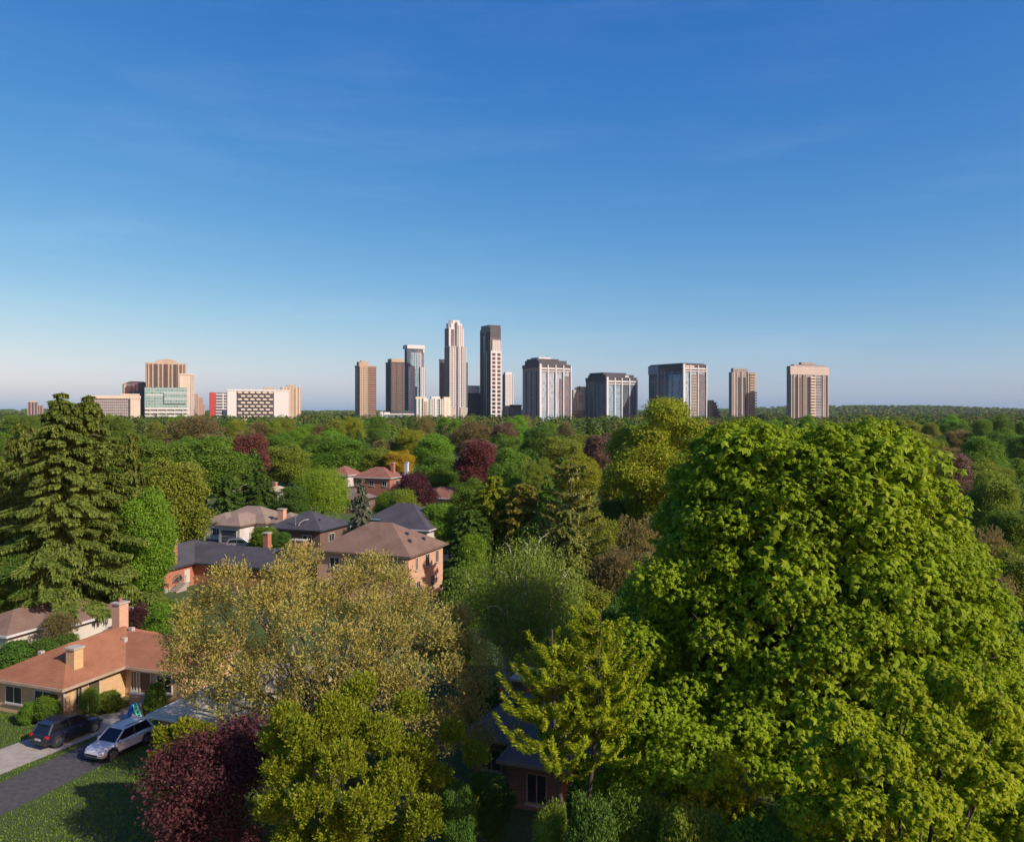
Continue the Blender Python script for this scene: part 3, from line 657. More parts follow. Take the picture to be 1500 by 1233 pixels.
# brown roof at the far left edge
h = House('bungalow', 'brown roofed bungalow cut by the left edge, white gutter, behind orange roof', AB(57, -65.6), 2.6)
h.wing(-12, 0, 0, 9, 1.7, .5).wing(-9, -2.2, -3.4, 5, 1.5, .5, axis='y'); h.close(M['siding'], M['brown_roof'], white); h.vent(-4, 3)

# grey roofed house in front, under the gold tree
h = House('bungalow', 'wide low grey roofed bungalow under the golden tree, white gutters and red brick', AB(43.0, -31.7), 2.6)
h.wing(-9.8, 0, 0, 12.5, 1.5, .6, gable='', axis='y'); h.close(M['red_brick'], M['grey_roof'], white)
h.chimney(-4.2, 3.6, 5.5, M['wood'], .3, .3, 0); h.vent(-2.2, 4.4, M['cap']); h.vent(-7, 7, M['cap']); h.vent(-2.6, 9)
for u in (2.5, 5.5, 9): h.opening('r', u, -.6, .8, 1.4, 1.2)
h.opening('n', -2.6, .6, .8, 1.5, 1.2); h.opening('n', -6, .6, .05, 1.0, 2.05, 'door', brownwood)
h.opening('l', 3, -9.2, .8, 1.2, 1.2)

# brick house with the slate roof
h = House('brick_house', 'red brick house with slate roof, three brick chimneys and an arched window', G(240, 836.5, 2.9), 2.9)
h.wing(-8.6, 0, 0, 14.6, 2.2, .5, axis='y').wing(-8, 17.5, 5.4, 14.0, 1.9, .5); h.close(M['red_brick'], M['slate_roof'], M['charcoal'])
h.chimney(-1.0, 2.6, 6.3, M['red_brick'], .38, .45, 0); h.chimney(14.2, 8.2, 6.3, M['red_brick'], .95, .45, 0); h.chimney(6.2, 12.4, 6.2, M['red_brick'], .4, .4, 0)
h.opening('r', 4.6, -.5, .7, .8, 1.5, m=M['cream']); mb = MB()
arch = [(2.9 + .85 * math.cos(math.pi * i / 12), 1.0 + .9 * math.sin(math.pi * i / 12)) for i in range(13)]
vs = [(-.53, y, z) for y, z in arch] + [(-.46, y, z) for y, z in arch]
mb.add(vs, [tuple(range(13)), tuple(range(25, 12, -1))] + [(i, i + 1, 14 + i, 13 + i) for i in range(12)] + [(12, 0, 13, 25)])
aw = mb.build('arched_window', dark, h.root); mb = MB()
mb.tube([(-.44, y, z) for y, z in arch], [.09] * 13, 6); mb.tube([(-.44, 2.05, 1.0), (-.44, 3.75, 1.0)], [.05, .05], 6); mb.build('arch_trim', M['brown_brick'], aw)
MB().box(-.48, -.36, .55, 4.8, 0, .5).build('stone_plinth', M['concrete'], h.root)
mb = MB()
for k in range(6): mb.box(-.34, .9, 1.2 + k * .3, 1.5 + k * .3, 0, .18 + k * .15)
mb.build('steps', M['concrete'], h.root); mb = MB()
for x in (-.28, .84): mb.tube([(x, 1.1, .9), (x, 3.0, 1.9)], [.05, .05], 6).tube([(x, 1.15, .05), (x, 1.15, .95)], [.04, .04], 6).tube([(x, 2.9, .8), (x, 2.9, 1.85)], [.04, .04], 6)
mb.build('stair_rail', M['wood'], h.root)

# large brown roofed two storey house in the middle
h = House('two_storey_house', 'large two storey pink brick house with a wide brown hip roof', G(601, 817, 5.8), 5.8)
h.wing(-13.5, 0, 0, 10.6, 3.2, .5); h.close(M['pink_brick'], M['brown_roof'], M['brown_brick'])
for u, wz in ((2.6, .5), (5.5, 1.0), (8.3, .7)): h.opening('r', u, -.5, 3.9, wz, 1.4, frame=M['cream'])
for u in (3.0, 7.0): h.opening('r', u, -.5, 1.0, 1.0, 1.4, frame=M['cream'])
for u in (-2.5, -6.5, -10.5): h.opening('n', u, .5, 3.8, 1.2, 1.3)
h.vent(-1.9, 3.6); h.vent(-1.6, 6.8); h.vent(-3.0, 5.0); MB().box(-8.6, -7.2, 5.5, 6.3, h.zroof(-8, 5.3) - .1, h.zroof(-8, 5.3) + .2).build('skylight', M['glassdark'], h.roof)
# slate hip roof behind it
h = House('two_storey_house', 'slate roofed house with pale grey end wall behind the brown roof', G(628, 778, 5.5), 5.5)
h.wing(-13, 0, 0, 10.5, 3.3, .5); h.close(M['siding'], M['slate_roof'], white); h.vent(-2, 4, M['metal']); h.vent(-1.6, 6.6, M['metal']); h.opening('r', 7.5, -.5, 3.6, 1.0, 1.3)
# slate bungalow
h = House('bungalow', 'low slate roofed bungalow left of the blue spruce, brick chimney at its side', G(470, 778.5, 2.9), 2.9)
h.wing(-11, 0, 0, 10.0, 2.6, .5); h.close(M['brown_brick'], M['slate_roof'], M['charcoal']); h.vent(-2.4, 3.4); h.opening('r', 4, -.5, .8, 1.6, 1.2); h.opening('n', -3, .5, .8, 1.6, 1.2); h.opening('n', -7.5, .5, .8, 1.6, 1.2)
# taupe house with front gable and garage
h = House('bungalow', 'taupe roofed bungalow with a projecting white garage and pink brick chimney', G(390, 768, 3.0), 3.0)
h.wing(-12.5, 0, 0, 9.5, 2.5, .5).wing(-7.6, -2.2, -4.2, 4.0, 1.9, .5, axis='y').wing(-13, -7.0, -1.6, 6, 1.5, .5).wing(-1.5, 5.0, 1.2, 8, 1.7, .5)
h.close(M['siding'], M['taupe_roof'], M['brown_brick']); h.chimney(1.4, 2.6, 5.4, M['pink_brick'], .6, .5, 0)
h.opening('n', -5, -3.7, .05, 3.2, 2.2, 'garage_door', M['charcoal'], white); h.opening('n', -9.8, -1.1, .8, 1.6, 1.2); h.opening('n', 1.5, 1.7, .8, 1.6, 1.2); h.opening('r', -2, -2.7, .05, 1.5, 2.4, 'garage_door', white, white)
# farther roofs
def far_house(label, px, py, ze, L, W, rise, wall, roof, trim=None, name='house', ch=(), rz=-GR, win=True):
    h = House(name, label, G(px, py, ze), ze, rz)
    h.wing(-L, 0, 0, W, rise, .5); h.close(M[wall], M[roof], trim or white)
    for (x, y, top, m) in ch: h.chimney(x, y, top, M[m], .45, .45, 0)
    if win:
        for u in np.linspace(-L + 2, -2, 3): h.opening('n', u, .5, ze - 2.0, 1.2, 1.2)
        h.opening('r', W / 2, -.5, ze - 2.0, 1.4, 1.2)
    return h
far_house('two storey red brick house with red roof above the blue spruce, brick and white chimneys', 572, 701, 5.6, 11.5, 9, 2.6, 'red_brick', 'red_roof', ch=((-2.0, 5, 9.2, 'red_brick'), (1.0, 7, 9.4, 'white')))
far_house('cream house with an orange roof left of the red brick two storey house', 510, 697, 5.4, 7, 8, 2.4, 'siding', 'red_roof')
far_house('brown grey roofed bungalow just behind the blue spruce top', 528, 733, 3.0, 10, 8, 2.2, 'brown_brick', 'dusk_roof', M['charcoal'])
far_house('long red brown roofed bungalow with a white chimney and tall rooftop mast', 679, 731.5, 3.0, 12, 8.5, 2.3, 'red_brick', 'red_roof', ch=((-.8, 5.2, 5.6, 'white'),))
far_house('small orange roofed cream house behind the olive tree on the left', 343, 697, 4.6, 6, 7, 2.2, 'siding', 'orange_roof')
far_house('small grey roofed house between dark conifers, left of the willow', 366, 722, 3.2, 6, 7, 2.0, 'siding', 'grey_roof')
far_house('pale roofed house with a small brick chimney left of the weeping willow', 412, 720.5, 3.0, 7, 6, 1.2, 'siding', 'grey_roof', ch=((-4, 3, 4.9, 'red_brick'),))
far_house('brick house half hidden below the large yellow green tree, dark tan roof', 958, 752, 3.0, 9, 8, 1.9, 'red_brick', 'dusk_roof', ch=((-8.2, 4, 5.4, 'pink_brick'),))
far_house('pink roofed house peeking out at the left edge of the huge chestnut', 1004, 800, 3.2, 6.5, 7, 2.3, 'pink_brick', 'taupe_roof', ch=((-2, 5, 6.6, 'pink_brick'),))
far_house('pale blue grey roof between the pine and the yellow green tree', 884, 695, 3.2, 6, 8, 1.6, 'white', 'grey_roof')
far_house('slate roofed house at the right edge beside the chestnut crown', 1476, 722, 4.0, 13, 9, 2.6, 'siding', 'slate_roof')
far_house('tiny red roof among the far trees below the shadow-painted navy office block', 688, 655, 5, 9, 8, 2.2, 'siding', 'red_roof')
far_house('cream walled house with brown roof far left of the red roofs', 505, 688, 5, 8, 8, 2.2, 'siding', 'brown_roof')
# dim house at the bottom, in the shade of the larch
h = House('bungalow', 'shaded plum roofed brick bungalow at the bottom centre below the birch', G(832, 1132, 2.7), 2.7)
h.wing(-4.2, 0, 0, 7, 1.5, .5, axis='y').wing(-7.6, 2.2, 2.6, 9.6, 2.1, .5); h.close(M['brown_brick'], M['dusk_roof'], M['taupe_trim'] if 'taupe_trim' in M else M['wood'])
h.opening('n', -2.0, .5, .5, 1.1, 1.6, frame=M['wood']); h.opening('n', -5.8, 3.1, .8, 1.2, 1.2, frame=M['wood']); h.vent(-4.8, 5); h.chimney(-5.4, 7.0, 5.2, M['brown_brick'], .4, .4, 0)

# ------------------------------------------------------------------ cars
def car(name, label, loc, rz, paint, cat='car', hatch=True, roofpaint=None):
    root = empty(name, loc, rz, label, cat)
    glass = M['carglass']; blk = M['rubber']
    st = [(-2.30, .72, .48, .78), (-2.26, .84, .38, .92), (-2.05, .90, .32, 1.02), (-1.3, .93, .27, 1.05), (-.2, .93, .26, 1.03), (.85, .93, .26, 1.0), (1.15, .92, .27, .98), (1.75, .89, .28, .90), (2.12, .80, .32, .78), (2.28, .66, .40, .66), (2.31, .55, .45, .60)]
    rings = []
    for (y, w, zb, zt) in st:
        m = zb + (zt - zb) * .55
        rings.append([(-w * .86, y, zb), (-w, y, zb + .14), (-w * 1.0, y, m), (-w * .96, y, zt - .07), (-w * .86, y, zt), (w * .86, y, zt), (w * .96, y, zt - .07), (w, y, m), (w, y, zb + .14), (w * .86, y, zb)])
    body = MB().loft(rings).build('body', paint, root, smooth=True)
    md = body.modifiers.new('edge', 'EDGE_SPLIT'); md.split_angle = R(38)
    # cabin: dark glass loft, roof panel and pillars over it
    bot = [(-2.1, .80, 1.0), (1.12, .80, .97)]; top = [(-1.62, .64, 1.62), (.25, .64, 1.62)]
    def ring(y, w, z): return [(-w, y, z), (w, y, z)]
    vs = ring(-2.12, .80, .99) + ring(1.15, .80, .95) + ring(.28, .65, 1.60) + ring(-1.72, .65, 1.60)
    MB().add(vs, [(0, 1, 3, 2), (2, 3, 5, 4), (4, 5, 7, 6), (6, 7, 1, 0), (0, 2, 4, 6), (1, 7, 5, 3)]).build('windows', glass, root)
    rp = [[(-.66, .36, 1.575), (-.60, .36, 1.61), (.60, .36, 1.61), (.66, .36, 1.575)], [(-.68, -.4, 1.60), (-.6, -.4, 1.68), (.6, -.4, 1.68), (.68, -.4, 1.60)], [(-.67, -1.4, 1.585), (-.6, -1.4, 1.66), (.6, -1.4, 1.66), (.67, -1.4, 1.585)], [(-.62, -1.9, 1.56), (-.56, -1.9, 1.59), (.56, -1.9, 1.59), (.62, -1.9, 1.56)]]
    MB().loft(rp).build('roof', roofpaint or paint, root, smooth=False)
    for s in (-1, 1):
        MB().tube([(s * .80, 1.14, .96), (s * .665, .30, 1.60)], [.05, .05], 6).build('windscreen_pillar', paint, root)
        MB().tube([(s * .81, -2.08, .99), (s * .665, -1.68, 1.60)], [.08, .08], 6).build('rear_pillar', paint, root)
        MB().tube([(s * .815, -.45, .99), (s * .672, -.55, 1.60)], [.04, .04], 6).build('door_pillar', M['black'], root)
        MB().box(min(s * .86, s * 1.06), max(s * .86, s * 1.06), .72, .92, .98, 1.12).build('mirror', paint, root, bevel=.03)
        MB().add([(s * .86, 2.02, .70), (s * .60, 2.26, .62), (s * .58, 2.22, .76), (s * .84, 1.86, .84), (s * .84, 2.0, .68), (s * .58, 2.2, .6), (s * .56, 2.16, .76), (s * .8, 1.84, .84)], [(0, 1, 2, 3), (7, 6, 5, 4), (0, 1, 5, 4), (1, 2, 6, 5), (2, 3, 7, 6), (3, 0, 4, 7)]).build('headlight', M['lamp_glass'], root)
        MB().box(min(s * .62, s * .89), max(s * .62, s * .89), -2.29, -2.10, .80, .97).build('tail_light', M['tail'], root, bevel=.02)
        for yd in (.15, -1.05): MB().box(min(s * .925, s * .965), max(s * .925, s * .965), yd, yd + .2, .86, .89).build('door_handle', M['rim'], root)
        MB().box(min(s * .90, s * .95), max(s * .90, s * .95), -1.0, 1.0, .26, .36).build('side_sill', M['black'], root)
        for y in (1.42, -1.42):
            MB().cyl((s * .80, y, .40), 'x', .44, .28, 20).build('wheel_arch', M['black'], root)
            wl = empty('wheel', (s * .83, y, .34)); wl.parent = root
            MB().cyl((0, 0, 0), 'x', .34, .25, 20).build('tyre', blk, wl, bevel=.03)
            MB().cyl((s * .06, 0, 0), 'x', .23, .16, 16).build('rim', M['rim'], wl, bevel=.02)
    MB().box(-.5, .5, 2.27, 2.32, .46, .58).build('grille', M['black'], root)
    MB().box(-.26, .26, -2.335, -2.28, .62, .74).build('number_plate', M['white'], root)
    MB().box(-.78, .78, -2.34, -2.2, .34, .48).build('rear_bumper', M['black'], root, bevel=.03)
    MB().box(-.56, .56, 2.22, 2.34, .30, .42).build('front_bumper', M['black'], root, bevel=.03)
    for s in (-1, 1): MB().tube([(s * .58, .1, 1.72), (s * .58, -1.5, 1.71)], [.025, .025], 6).build('roof_rail', M['black'], root)
    return root
M['carglass'] = surf('car_glass', (0.012, 0.014, 0.016), (0.01, 0.012, 0.014), 1, 0.05)
M['lamp_glass'] = surf('lamp_glass', (0.6, 0.6, 0.6), (0.5, 0.5, 0.5), 1, 0.1)
M['tail'] = surf('red_lens', (0.45, 0.01, 0.02), (0.4, 0.01, 0.02), 1, 0.2)
navy = surf('navy_paint', (0.022, 0.024, 0.040), (0.018, 0.02, 0.034), 1, 0.3, 0.3, coat=0.6)
wpaint = surf('white_car_paint', (0.66, 0.64, 0.62), (0.60, 0.58, 0.56), 1, 0.3, coat=0.6)
spaint = surf('silver_paint', (0.40, 0.41, 0.43), (0.36, 0.37, 0.39), 1, 0.3, 0.6, coat=0.5)
p = G(100, 1080); car('parked_car', 'dark navy hatchback parked on the concrete driveway, tail lights towards us', (p.x, p.y, .02), -GR - R(4), navy)
p = G(176, 1098); car('parked_car', 'white car with dark windscreen parked nose towards us on the shady asphalt driveway', (p.x, p.y, .012), R(180) - GR - R(2), wpaint)
p = G(352, 803); car('parked_car', 'silver car parked crosswise before the taupe roofed bungalow', (p.x, p.y, 0), -R(78), spaint)
p = G(383, 800); car('parked_car', 'pale grey car partly behind the big square brick chimney of the slate roofed house', (p.x, p.y + 6, 0), -R(70), spaint)
p = G(892, 786.5); car('parked_car', 'small white car showing between bushes right of the birch crown', (p.x, p.y, 0), R(80), wpaint)

# ------------------------------------------------------------------ small things
p = G(196, 1055)
sl = empty('play_slide', (p.x, p.y, 0), -R(15), 'blue and mint A-shaped play slide standing on the grass behind white car', 'play slide')
blue = surf('blue_plastic', (0.01, 0.13, 0.62), (0.01, 0.11, 0.55), 1, 0.35); mint = surf('mint_plastic', (0.10, 0.62, 0.42), (0.08, 0.55, 0.37), 1, 0.35)
for y in (-.22, .22): MB().tube([(-.62, y, 0), (0, y * .8, 1.25)], [.09, .08], 8).build('side_rail', blue, sl)
MB().add([(-.62, -.2, .02), (-.62, .2, .02), (0, .18, 1.22), (0, -.18, 1.22), (-.57, -.2, 0), (-.57, .2, 0), (.05, .18, 1.2), (.05, -.18, 1.2)], [(0, 1, 2, 3), (7, 6, 5, 4), (0, 1, 5, 4), (1, 2, 6, 5), (2, 3, 7, 6), (3, 0, 4, 7)]).build('slide_bed', blue, sl)
for y in (-.2, .2): MB().tube([(.08, y * .8, 1.25), (.55, y, 0)], [.07, .08], 8).build('ladder_rail', mint, sl)
for k in range(4): MB().tube([(.14 + k * .11, -.2, 1.05 - k * .27), (.14 + k * .11, .2, 1.05 - k * .27)], [.045, .045], 6).build('rung', mint, sl)
# garden things behind the orange roof
def barrel(label, px, py, m, name='barrel'):
    p = G(px, py); t = empty(name, (p.x, p.y, 0), 0, label, 'barrel')
    mb = MB(); prof = [(.0, .40), (.15, .46), (.6, .52), (1.0, .46), (1.15, .40)]
    mb.tube([(0, 0, z) for z, r in prof], [r for z, r in prof], 14); mb.build('drum', m, t, smooth=False)
    MB().cyl((0, 0, 1.19), 'z', .36, .06, 14).build('lid', M['cap'], t)
barrel('red barrel standing behind the ridge of the orange roof', 146, 927, M['red']); barrel('white barrel beside the red one behind the orange roof', 158, 928, M['white'])
p = G(137, 925); t = empty('gate_post', (p.x, p.y, 0), 0, 'short weathered timber post left of the red barrel', 'post'); MB().box(-.2, .2, -.15, .15, 0, 1.7).build('post', M['wood'], t); MB().box(-.24, .24, -.19, .19, 1.703, 1.78).build('post_cap', M['wood'], t)
p = G(168, 902); t = empty('clothes_post', (p.x, p.y, 0), R(20), 'pale timber T-shaped clothes post on lawn below the spruce', 'post'); MB().box(-.12, .12, -.12, .12, 0, 2.4).build('post', M['wood'], t); MB().box(-.6, .6, -.08, .08, 2.403, 2.52).build('crossbar', M['wood'], t)
p = G(433, 800); t = empty('street_lamp', (p.x, p.y, 0), 0, 'grey street lamp with a curved arm before the slate roofed bungalow', 'street lamp')
MB().tube([(0, 0, 0), (0, 0, 5.6)], [.10, .07], 8).build('pole', M['metal'], t); MB().tube([(0, 0, 5.2), (.5, 0, 5.0), (1.0, 0, 5.0)], [.05, .05, .05], 6).build('arm', M['metal'], t); MB().tube([(.3, -.2, 3.0), (.8, -.2, 4.0), (1.5, -.2, 4.5), (2.2, -.2, 4.55)], [.06, .06, .06, .12], 6).build('lamp_head', M['white'], t)
p = G(655, 735); t = empty('aerial_mast', (p.x, p.y + 3, 0), 0, 'thin pale mast rising over the long red brown roof', 'mast'); MB().tube([(0, 0, 0), (0, 0, 8.6)], [.09, .05], 6).build('pole', M['metal'], t); MB().tube([(-.6, 0, 8.0), (.6, 0, 8.0)], [.03, .03], 5).build('crossbar', M['metal'], t)
# low fence on the lawn behind the orange house and beside the brick house
p = G(210, 873); t = empty('garden_wall', (p.x, p.y, 0), -GR, 'low pale stone wall on the lawn beside the red brick house', 'wall'); MB().box(-4, 0, 0, .35, 0, .5).build('stonework', M['concrete'], t); MB().box(-4.05, .05, -.04, .39, .503, .6).build('coping', M['cap'], t)
p = G(745, 1024); t = empty('garden_fence', (p.x, p.y, 0), 0, 'low orange brown timber fence behind the white birch trunk', 'fence'); MB().box(-3.5, 4.5, 0, .06, .1, .9).build('boards', surf('orange_timber', (0.34, 0.13, 0.05), (0.26, 0.10, 0.04), 2, 0.8), t)
for x in np.linspace(-3.4, 4.4, 5): MB().box(x - .06, x + .06, .063, .18, 0, 1.0).build('post', M['wood'], t)

# ------------------------------------------------------------------ trees
def unit(v): return v / np.maximum(np.linalg.norm(v, axis=-1, keepdims=True), 1e-9)
UP = np.array([0, 0, 1.0])
def leaves(c, t, n, L, Wd):                 # leaf quads: centre, long axis, normal
    t = unit(t); b = unit(np.cross(n, t))
    L = np.asarray(L)[..., None] if np.ndim(L) else L
    Wd = np.asarray(Wd)[..., None] if np.ndim(Wd) else Wd
    d1, d2 = t * L / 2, b * Wd / 2
    return np.stack([c - d1, c - d2 - d1 * .1, c + d1, c + d2 - d1 * .1], axis=1)
def shell(rng, lobes, n, low=-.5, inner=.78):
    """points on the outside of a cluster of lobes (x, y, z, r, rz)"""
    lobes = np.asarray(lobes, float); out_p, out_d = [], []
    pr = lobes[:, 3] ** 2; pr = pr / pr.sum(); got = 0
    while got < n:
        k = rng.choice(len(lobes), n, p=pr)
        d = rng.normal(size=(n, 3)); d[:, 2] += .2; d = unit(d); d = d[d[:, 2] > low]; k = k[:len(d)]
        rr = lobes[k][:, [3, 3, 4]]
        f = rng.uniform(.72, 1.06, (len(d), 1)); f = np.where(rng.uniform(size=f.shape) < .12, rng.uniform(1.05, 1.3, f.shape), f)
        p = lobes[k, :3] + d * rr * f
        ok = np.ones(len(p), bool)
        for j in range(len(lobes)):
            q = (p - lobes[j, :3]) / lobes[j, [3, 3, 4]]
            ok &= ((q * q).sum(1) > inner ** 2) | (k == j)
        out_p.append(p[ok]); out_d.append(d[ok]); got += ok.sum()
        if ok.mean() < .02: break
    return np.concatenate(out_p)[:n], np.concatenate(out_d)[:n]
def crown(rng, lobes, ncl, per, rc, L, Wd, style='leaf', low=-.5, inner=.78):
    c, d = shell(rng, lobes, ncl, low, inner); n = len(c)
    if style == 'palm':
        nrm = unit(d * .55 + UP * .6 + rng.normal(size=(n, 3)) * .35)
        e1 = unit(np.cross(nrm, rng.normal(size=(n, 3)))); e2 = np.cross(nrm, e1); V = []
        sz = rng.uniform(.75, 1.3, n)
        for k in range(per):
            a = 2 * math.pi * k / per + rng.uniform(0, .5, n)
            ax = e1 * np.cos(a)[:, None] + e2 * np.sin(a)[:, None] - nrm * rng.uniform(.35, .9, (n, 1))
            ax = unit(ax); V.append(leaves(c + ax * (L * .5 * sz)[:, None], ax, nrm + ax * .3, L * sz, Wd * sz))
        return np.concatenate(V)
    C = np.repeat(c, per, 0); Dd = np.repeat(d, per, 0); m = len(C)
    rnd = rng.normal(size=(m, 3)); sc = rng.uniform(.7, 1.35, m)
    if style == 'weep':
        s = np.tile(np.arange(per), n)
        C = C + rng.normal(size=(m, 3)) * rc * .18 - UP * (s * rc / per * 1.6)[:, None] + Dd * (.25 * rc * (1 - (s / per - .3) ** 2))[:, None]
        return leaves(C, -UP * .9 + rnd * .45, rnd + Dd, L * sc, Wd * sc)
    if style == 'up':
        s = np.tile(np.arange(per), n); ax = np.repeat(unit(UP * .9 + d * .5 + rng.normal(size=(n, 3)) * .25), per, 0)
        C = C + ax * (s * rc / per)[:, None] + rnd * rc * .16
        return leaves(C, ax + rnd * .55, rng.normal(size=(m, 3)) + Dd * .8, L * sc, Wd * sc)
    C = C + rng.normal(size=(m, 3)) * rc * np.array([1, 1, .65])
    nrm = unit(Dd * .6 + UP * .45 + rnd * .65)
    return leaves(C, np.cross(nrm, rng.normal(size=(m, 3))) - UP * .25, nrm, L * sc, Wd * sc)
def conifer(rng, H, R0, nw, nb, droop, tip, sp, L, Wd, bare=.06, pw=.85, hang=.5, z0=0, top=1.0):
    V = []; bones = []
    for i in range(nw):
        t = (i + rng.uniform(-.3, .3)) / nw; t = min(max(t, 0), .995); t = 1 - (1 - t) ** top
        z = z0 + H * (bare + (1 - bare) * t)
        for j in range(nb):
            ln = (R0 * (1 - t) ** pw) * rng.uniform(.55, 1.15) + .25
            a = 2 * math.pi * (j + rng.uniform(-.4, .4)) / nb + i * 1.3
            m = max(6, int(sp * ln)); s = np.sqrt(rng.uniform(.02, 1, m))
            bd = np.array([math.cos(a), math.sin(a), 0]); sd = np.array([-math.sin(a), math.cos(a), 0])
            dr = droop * rng.uniform(.7, 1.3)
            zz = z - dr * ln * s ** 1.3 + tip * ln * np.maximum(0, s - .6)
            side = rng.uniform(-1, 1, m) * (.34 * ln * (1 - s * .55)) * .7
            c = bd * (s * ln)[:, None] + sd * side[:, None] + UP * zz[:, None]
            rnd = rng.normal(size=(m, 3)); h = rng.uniform(size=m) < hang
            ax = bd * .8 + sd * (np.sign(side) * .7)[:, None] - UP * (dr * .8) + rnd * .25
            ax[h] = (-UP * .9 + bd * .25 + rnd * .3)[h]
            c = c - UP * (h * L * .35)[:, None]
            nrm = UP + rnd * .5; nrm[h] = (bd + rnd * .6)[h]
            V.append(leaves(c, ax, nrm, L * rng.uniform(.7, 1.3, m), Wd * rng.uniform(.7, 1.3, m)))
            if i % 2 == 0 and j % 2 == 0: bones.append(([(0, 0, z), tuple(bd * ln * .5 + UP * (z - dr * ln * .4)), tuple(bd * ln * .9 + UP * (z - dr * ln * .85))], [.03 + .008 * ln, .02 + .005 * ln, .01]))
    return np.concatenate(V), bones
def trunk_mb(rng, base_r, H, lobes, forks=10, multi=1, spread=0.0):
    mb = MB(); lob = sorted(lobes, key=lambda q: -q[3])[:forks]
    for k in range(multi):
        a = 2 * math.pi * k / max(multi, 1) + .5; ox, oy = (math.cos(a) * spread, math.sin(a) * spread) if multi > 1 else (0, 0)
        pts = [(ox * .25, oy * .25, -.15), (ox * .4 + rng.uniform(-.1, .1), oy * .4, H * .2), (ox * .8, oy * .8 + rng.uniform(-.2, .2), H * .45), (ox * 1.2 + rng.uniform(-.2, .2), oy * 1.2, H * .75)]
        mb.tube(pts, [base_r * 1.25, base_r, base_r * .7, base_r * .25], 8)
        for li, l in enumerate(lob):
            if li % multi != k: continue
            s = rng.uniform(.25, .55); z0 = H * s
            st = Vector((ox * s * 1.6, oy * s * 1.6, z0)); en = Vector((l[0], l[1], l[2]))
            if en.z < z0 + .3: st.z = max(H * .2, en.z - .8)
            mid = st.lerp(en, .5) + Vector((rng.uniform(-.3, .3), rng.uniform(-.3, .3), -.05 * (en - st).length))
            r = base_r * .42
            mb.tube([st, mid, en], [r, r * .62, r * .2], 6)
            for _ in range(2):
                e2 = en + Vector((rng.normal(), rng.normal(), abs(rng.normal()))) * l[3] * .55
                mb.tube([mid.lerp(en, .6), en.lerp(e2, .5), e2], [r * .35, r * .22, r * .08], 5)
    return mb
def lobes_round(rng, Rr, H, zb, n, lr=(.34, .5), flat=1.0, topw=.0):
    """lobes filling a round crown between zb and H"""
    zc, rz = (zb + H) / 2, (H - zb) / 2; out = []
    g = math.pi * (3 - 5 ** .5)
    for i in range(n):
        u = 1 - 2 * (i + .5) / n; a = i * g + rng.uniform(-.4, .4); q = (1 - u * u) ** .5
        if rng.uniform() < .12: continue
        r = Rr * rng.uniform(*lr); k = rng.uniform(.66, 1.10)
        w = (1 + topw * u) * (1 + .16 * math.sin(a * 2 + u * 3))
        out.append((math.cos(a) * q * (Rr - r) * k * 1.05 * w, math.sin(a) * q * (Rr - r) * k * 1.05 * w, zc + u * (rz - r * .7) * k, r, r * flat * rng.uniform(.75, 1.0)))
    out.append((0, 0, zc, Rr * .55, rz * .6))
    return out

